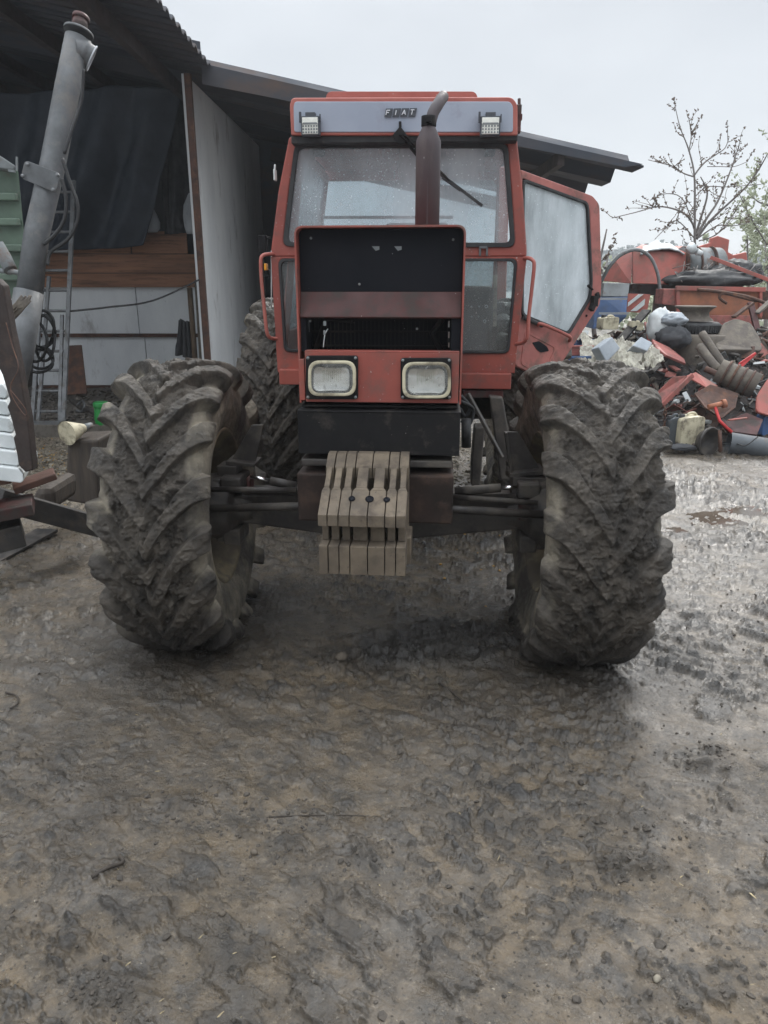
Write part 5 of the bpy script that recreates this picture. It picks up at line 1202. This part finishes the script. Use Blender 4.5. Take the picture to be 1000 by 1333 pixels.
# plastics
def jerry(cx, cy, wpx, hpx, D, mat, label, rot=0., cat='jerrycan'):
    c = W(cx, cy+hpx/2, D); w_ = wpx/F*D*1.0; h_ = hpx/F*D*1.02
    j = thing('jerrycan', label, cat, tuple(c)); j.rotation_euler = (0, rot, .25)
    b = MB().prism(rnd([(-w_/2,0,0),(w_/2,0,0),(w_/2,0,h_*.86),(w_*.42,0,h_*.93),(-w_*.15,0,h_*.93),(-w_*.42,0,h_*.88),(-w_/2,0,h_*.8)], .03), (0,w_*.75,0)).build('can_body', M[mat], j, .02, seg=4)
    MB().tube(smooth_path([(-w_*.05,w_*.37,h_*.9),(0,w_*.37,h_*1.0),(w_*.25,w_*.37,h_*1.0),(w_*.35,w_*.37,h_*.9)]), .014, 8).build('handle', M[mat], j)
    MB().lathe([(.03,0),(.03,.035),(0,.035)], (-w_*.3,w_*.37,h_*.87), 'z', 16).build('cap', M['rubber'], j)
    return j
jerry(900,560,34,40,7.45,'cream','grimy cream jerrycan standing at the foot of the heap')
jerry(877,560,18,38,7.5,'bluegrey' if 'bluegrey' in M else 'pipegrey','grey translucent can between the tyre and the cream jerrycan')
jerry(795,421,22,16,9.6,'cream','cream plastic can lying in front of the blue hopper', 0)
jerry(829,424,16,10,9.6,'cream','small cream can right of the black beam', .3)
jerry(1000,552,20,30,7.7,'blue','blue plastic can at the right edge, above the grey pipe')
lump('white_bag', W(860,424,9.2), .16, .13, .20, M['pale'], 'bulging white plastic bag below the striped board', 'bag', 13, .25)
lump('blue_bag', W(876,416,9.1), .16, .12, .08, M['palebag'] if 'palebag' in M else M['greyblue'], 'light bluish bag draped right of the white bag', 'bag', 17, .3)
lump('dark_cloth', W(877,440,9.0), .2, .15, .13, M['darkcloth'], 'dark cloth heap left of the barrel', 'cloth', 19, .35)
def crumple(name, c, rx, ry, mat, label, seed, tilt=.3, amp=.09, cat='sheet'):
    n = 70; u = np.linspace(-1,1,n)[:,None]; v = np.linspace(-1,1,n)[None]; U,V = np.broadcast_arrays(u,v)
    e = 1+.25*(fbm(U*2+seed,V*2,1.,3)-.5)*2
    z = amp*(ridge(U*2.2+seed, V*2.2, 2., 4, .6)-.5)*2.4
    P = np.stack([c.x+U*rx*e, c.y+V*ry*e, c.z+V*tilt*ry+z], -1); o = grid_obj(name, P, mat)
    o.modifiers.new('thickness','SOLIDIFY').thickness = .006; o.data.polygons.foreach_set('use_smooth', [False]*len(o.data.polygons)); return tag(o, label, cat)
crumple('crumpled_sheet', W(795,462,8.3), .30, .3, M['palecream'], 'crumpled cream plastic sheet heaped behind the front tyre', 2, .5)
crumple('crumpled_sheet', W(828,462,8.5), .26, .25, M['palecream'], 'torn cream sheet between the two grey blocks', 6, .4, .07)
for i, (pts, lab) in enumerate(((((779,452,8.0),(797,438,8.1),(808,453,8.1),(790,472,8.0)), 'left light grey plastic block lying tilted on the cream sheet'), (((824,450,8.2),(835,438,8.3),(850,446,8.3),(843,457,8.2)), 'right light grey ribbed block lying on the torn sheet'))):
    tag(slab('grey_block', pts, .14, M['greyblue'], None, .012), lab, 'block')
o = MB()
for i, (x0,y0,x1,y1,D,mt,lab) in enumerate(((751,442,771,450,8.6,'blue','dark blue crate behind the open door'),(741,450,771,457,8.4,'pink','faded red box between the two blue crates'),(737,464,768,474,8.2,'blue','bright blue crate lowest beside the crumpled sheet'))):
    a, b = W(x0,y0,D), W(x1,y1,D)
    cr_ = MB().box((a.x,D,b.z-.05),(b.x,D+.35,b.z)).ring([(a.x,D,b.z),(b.x,D,b.z),(b.x,D+.35,b.z),(a.x,D+.35,b.z)], [(a.x+.02,D+.02,b.z),(b.x-.02,D+.02,b.z),(b.x-.02,D+.33,b.z),(a.x+.02,D+.33,b.z)], (0,0,a.z-b.z)).box((a.x-.01,D-.012,a.z-.02),(b.x+.01,D-.001,a.z+.005)).build('crate', M[mt], None, .004)
    tag(cr_, lab, 'crate')
# pipe, dish, chain at the foot
lp = W(948,577,7.35); rp = W(1040,592,7.2)
tag(MB().tube([lp, rp], .115, 36, cap=False).tube([lp+Vector((.01,0,0)), rp], .1, 36, cap=False).build('large_pipe', M['pipegrey']), 'large grey plastic pipe lying at the foot of the heap, right edge', 'pipe')
c = W(922,575,7.3)
m = MB().lathe([(.15,0),(.155,-.02),(.14,-.03),(.09,.06),(.03,.09),(0,.09),(0,.1),(.1,.075),(.15,.0)], (0,0,0), 'y', 32)
o = m.build('brake_drum', M['oily']); o.location = c; o.rotation_euler = (0,0,.5); tag(o, 'round dark steel dish beside the cream jerrycan', 'dish')
tag(MB().tube([W(937,560,7.3), W(938,588,7.25)], .02, 8).build('iron_bar', M['rust']), 'short upright iron bar right of the dark dish', 'bar')
m = MB()
for i in range(9):
    c = W(865.5+.6*math.sin(i), 533+i*4.6, 7.55); a = i % 2
    pts = [c+Vector(((.016 if a else .004)*math.cos(t), (.004 if a else .016)*math.cos(t), .026*math.sin(t))) for t in [k*2*math.pi/10 for k in range(11)]]
    m.tube(pts, .006, 6, cap=False)
tag(m.build('chain', M['rust']), 'rusty chain hanging beside the grey can', 'chain')
lump('dark_bag', W(888,582,7.3), .14, .08, .03, M['darkcloth'], 'flat dark rag in front of the cream jerrycan', 'rag', 23, .3)
# ================================================================ TREES
def tree(name, base, limbs, label, r0, twigs, tl, mat_b, mat_c, seed, buds=5, bs=.03, group=None, sub=2):
    t = thing(name, label, 'tree', tuple(base), group); rs = random.Random(seed)
    mt, mc = MB(), MB(); seg = []
    for k, (pts, ra, rb) in enumerate(limbs):
        P = smooth_path(pts, 5); n = len(P)
        mt.tube(P, [ra+(rb-ra)*i/(n-1) for i in range(n)], 7)
        for i in range(n-1): seg.append((P[i], P[i+1], (P[i+1]-P[i]).normalized(), i/(n-1)))
    def bud(p, s):
        d = Vector((rs.gauss(0,1), rs.gauss(0,1), rs.gauss(.4,1))).normalized(); u = d.orthogonal().normalized(); v = d.cross(u)
        mc.add([p+d*s*1.5, p+u*s*.55, p+v*s*.55, p-u*s*.55, p-v*s*.55, p-d*s*.7], [(0,1,2),(0,2,3),(0,3,4),(0,4,1),(5,2,1),(5,3,2),(5,4,3),(5,1,4)])
    def tw(a, d, l, lev):
        c = a; P = [a]; n = 4
        for i in range(n):
            d = (d+Vector((rs.gauss(0,.16), rs.gauss(0,.16), rs.gauss(.06,.14)))).normalized(); c = c+d*l/n; P.append(c)
        mc.tube(P, [max(.004, .010*(1-lev*.3))*(1-.15*i) for i in range(n+1)], 4)
        for i in range(buds):
            f_ = rs.random()*n; j = min(int(f_), n-1); bud(P[j].lerp(P[j+1], f_-j)+Vector((rs.gauss(0,bs*.6), rs.gauss(0,bs*.6), rs.gauss(0,bs*.6))), bs*rs.uniform(.6,1.3))
        bud(P[-1], bs)
        if lev < sub:
            for _ in range(2):
                j = rs.randint(1, n); tw(P[j], (d+Vector((rs.gauss(0,.7), rs.gauss(0,.7), rs.gauss(.2,.5)))).normalized(), l*.55, lev+1)
    for _ in range(twigs):
        a, b, d, f_ = rs.choice(seg)
        if f_ < .12: continue
        tw(a.lerp(b, rs.random()), (d*.6+Vector((rs.gauss(0,.7), rs.gauss(0,.6), rs.gauss(.25,.4)))).normalized(), tl*rs.uniform(.4,1)*(1.1-.5*f_), 1)
    ch(mt, 'trunk', mat_b, t); ch(mc, 'crown', mat_c, t); return t
def q(px, py): return (780+px/4.545, 120+py/4.545)
def L_(pts, D, ra, rb, bow=0.):
    n = len(pts); return ([W(*q(*p), D+bow*i/(n-1)) for i, p in enumerate(pts)], ra, rb)
D_ = 15.
tree('bare_tree', Vector((W(904,340,D_).x, D_, 0)), [
    ([Vector((W(904,340,D_).x, D_, 0)), W(*q(568,1000),D_), W(*q(566,900),D_), W(*q(566,700),D_), W(*q(563,490),D_), W(*q(530,340),D_), W(*q(480,210),D_), W(*q(450,85),D_)], .034, .005),
    L_([(566,800),(520,730),(440,690),(340,678),(220,710),(75,745)], D_, 0.022, .006, -.6),
    L_([(575,850),(640,740),(700,650),(760,510),(800,400),(830,310)], D_, 0.028, .008, .5),
    L_([(575,870),(640,780),(720,700),(850,580),(930,480),(1000,360)], D_, 0.028, .01, -.5),
    L_([(564,490),(620,420),(690,370),(745,330),(770,262)], D_, 0.017, .007, .3),
    L_([(560,500),(500,480),(440,440),(370,420),(290,400)], D_, 0.014, .006, .3),
    L_([(530,350),(545,260),(530,150)], D_, 0.012, .006, .1),
    L_([(600,500),(640,600),(600,750),(570,850)], D_, 0.009, .03, .1),
    L_([(560,860),(460,760),(380,820),(330,870)], D_, 0.012, .006, -.5),
    L_([(570,840),(500,640),(400,600),(300,640)], D_, 0.012, .006, .5),
    L_([(590,860),(700,790),(800,790),(900,770)], D_, 0.015, .006, .4),
    L_([(590,880),(680,850),(760,780),(830,650)], D_, 0.012, .006, -.3),
    L_([(640,440),(720,440),(800,440),(880,410)], D_, 0.007, .006, .3),
    L_([(566,620),(640,560),(760,560),(960,545)], D_, 0.011, .006, .5)],
    'small bare tree with budding twigs rising behind the red hopper', .09, 130, .62, M['bark'], M['bud'], 3, buds=6, bs=.027, sub=1)
def simple_tree(px, py_top, D, spread, label, seed, mb, mc, nl=7, tw_=60, bs=.05, tl=1.2, name='bare_tree', group=None, buds=8):
    rs = random.Random(seed); b = W(px, 400, D); b.z = 0; top = W(px, py_top, D); H = top.z
    limbs = [([b, b.lerp(top,.5)+Vector((rs.gauss(0,.15),0,0)), top], .06, .012)]
    for i in range(nl):
        f_ = rs.uniform(.25,.8); s = b.lerp(top, f_); a = rs.uniform(0,6.28); d = Vector((math.cos(a), math.sin(a), rs.uniform(.5,1.1)))*spread*rs.uniform(.5,1)*(1.1-f_)
        limbs.append(([s, s+d*.5+Vector((0,0,-.05)), s+d], .025, .008))
    return tree(name, b, limbs, label, .1, tw_, tl, mb, mc, seed, buds=buds, bs=bs, group=group, sub=2)
simple_tree(1003, 205, 19, 2.2, 'young pale green leafing tree at the right edge', 31, M['bark'], M['hazeleaf'], 8, 70, .045, 1.3, 'leafing_tree', buds=7)
simple_tree(972, 262, 26, 2.6, 'misty pale tree just left of the leafing tree', 32, M['bark'], M['hazeleaf'], 9, 70, .08, 1.3, 'leafing_tree', buds=7)
simple_tree(790, 298, 13.5, 1.1, 'thin budding sapling just right of the open cab door', 33, M['bark'], M['bud'], 3, 14, .03, .6)
def crowns(name, n, fx, size, mat, seed):
    rs = random.Random(seed); m = MB()
    for i in range(n):
        c, s = fx(rs); d = Vector((rs.gauss(0,1), rs.gauss(0,1), rs.gauss(0,1))).normalized(); u = d.orthogonal().normalized(); v = d.cross(u); s *= size
        m.add([c+u*s, c+v*s*.8, c-u*s*.9, c-v*s], [(0,1,2,3)])
    return tag(m.build(name, mat, None, 0, smooth=False), kind='stuff')
def wood(rs):
    x = rs.uniform(-60, 210); y = rs.uniform(190, 250)
    h = 5+7*float(noise(x*.04, 0., 3.))+4*float(noise(x*.2, 1., 3.)); z = h*rs.random()**.6
    return Vector((x, y, z)), rs.uniform(.5, 1.2)
crowns('distant_wood', 32000, wood, .7, M['farwood'], 41)
def hedge(rs):
    x = rs.uniform(8, 22); y = rs.uniform(25, 32); h = 1.6+1.9*float(noise(x*.5, 0., 5.)); z = h*rs.random()**.8
    return Vector((x, y, z)), rs.uniform(.4, 1.)
crowns('scrub', 9000, hedge, .12, M['hazeleaf'], 42)
# ================================================================ AIR
o = MB().box((-340, -8, -1.0), (340, 330, 13.5)).build('haze', None) if False else None
hz = bpy.data.materials.new('haze'); hz.use_nodes = True; n = hz.node_tree; n.nodes.clear()
ot = n.nodes.new('ShaderNodeOutputMaterial'); v = n.nodes.new('ShaderNodeVolumePrincipled')
v.inputs['Color'].default_value = (.93,.96,1,1); v.inputs['Density'].default_value = .0016; v.inputs['Anisotropy'].default_value = .2
n.links.new(v.outputs[0], ot.inputs['Volume'])
tag(MB().box((-180, -8, -1.0), (260, 290, 18.5)).build('haze', hz), kind='stuff')
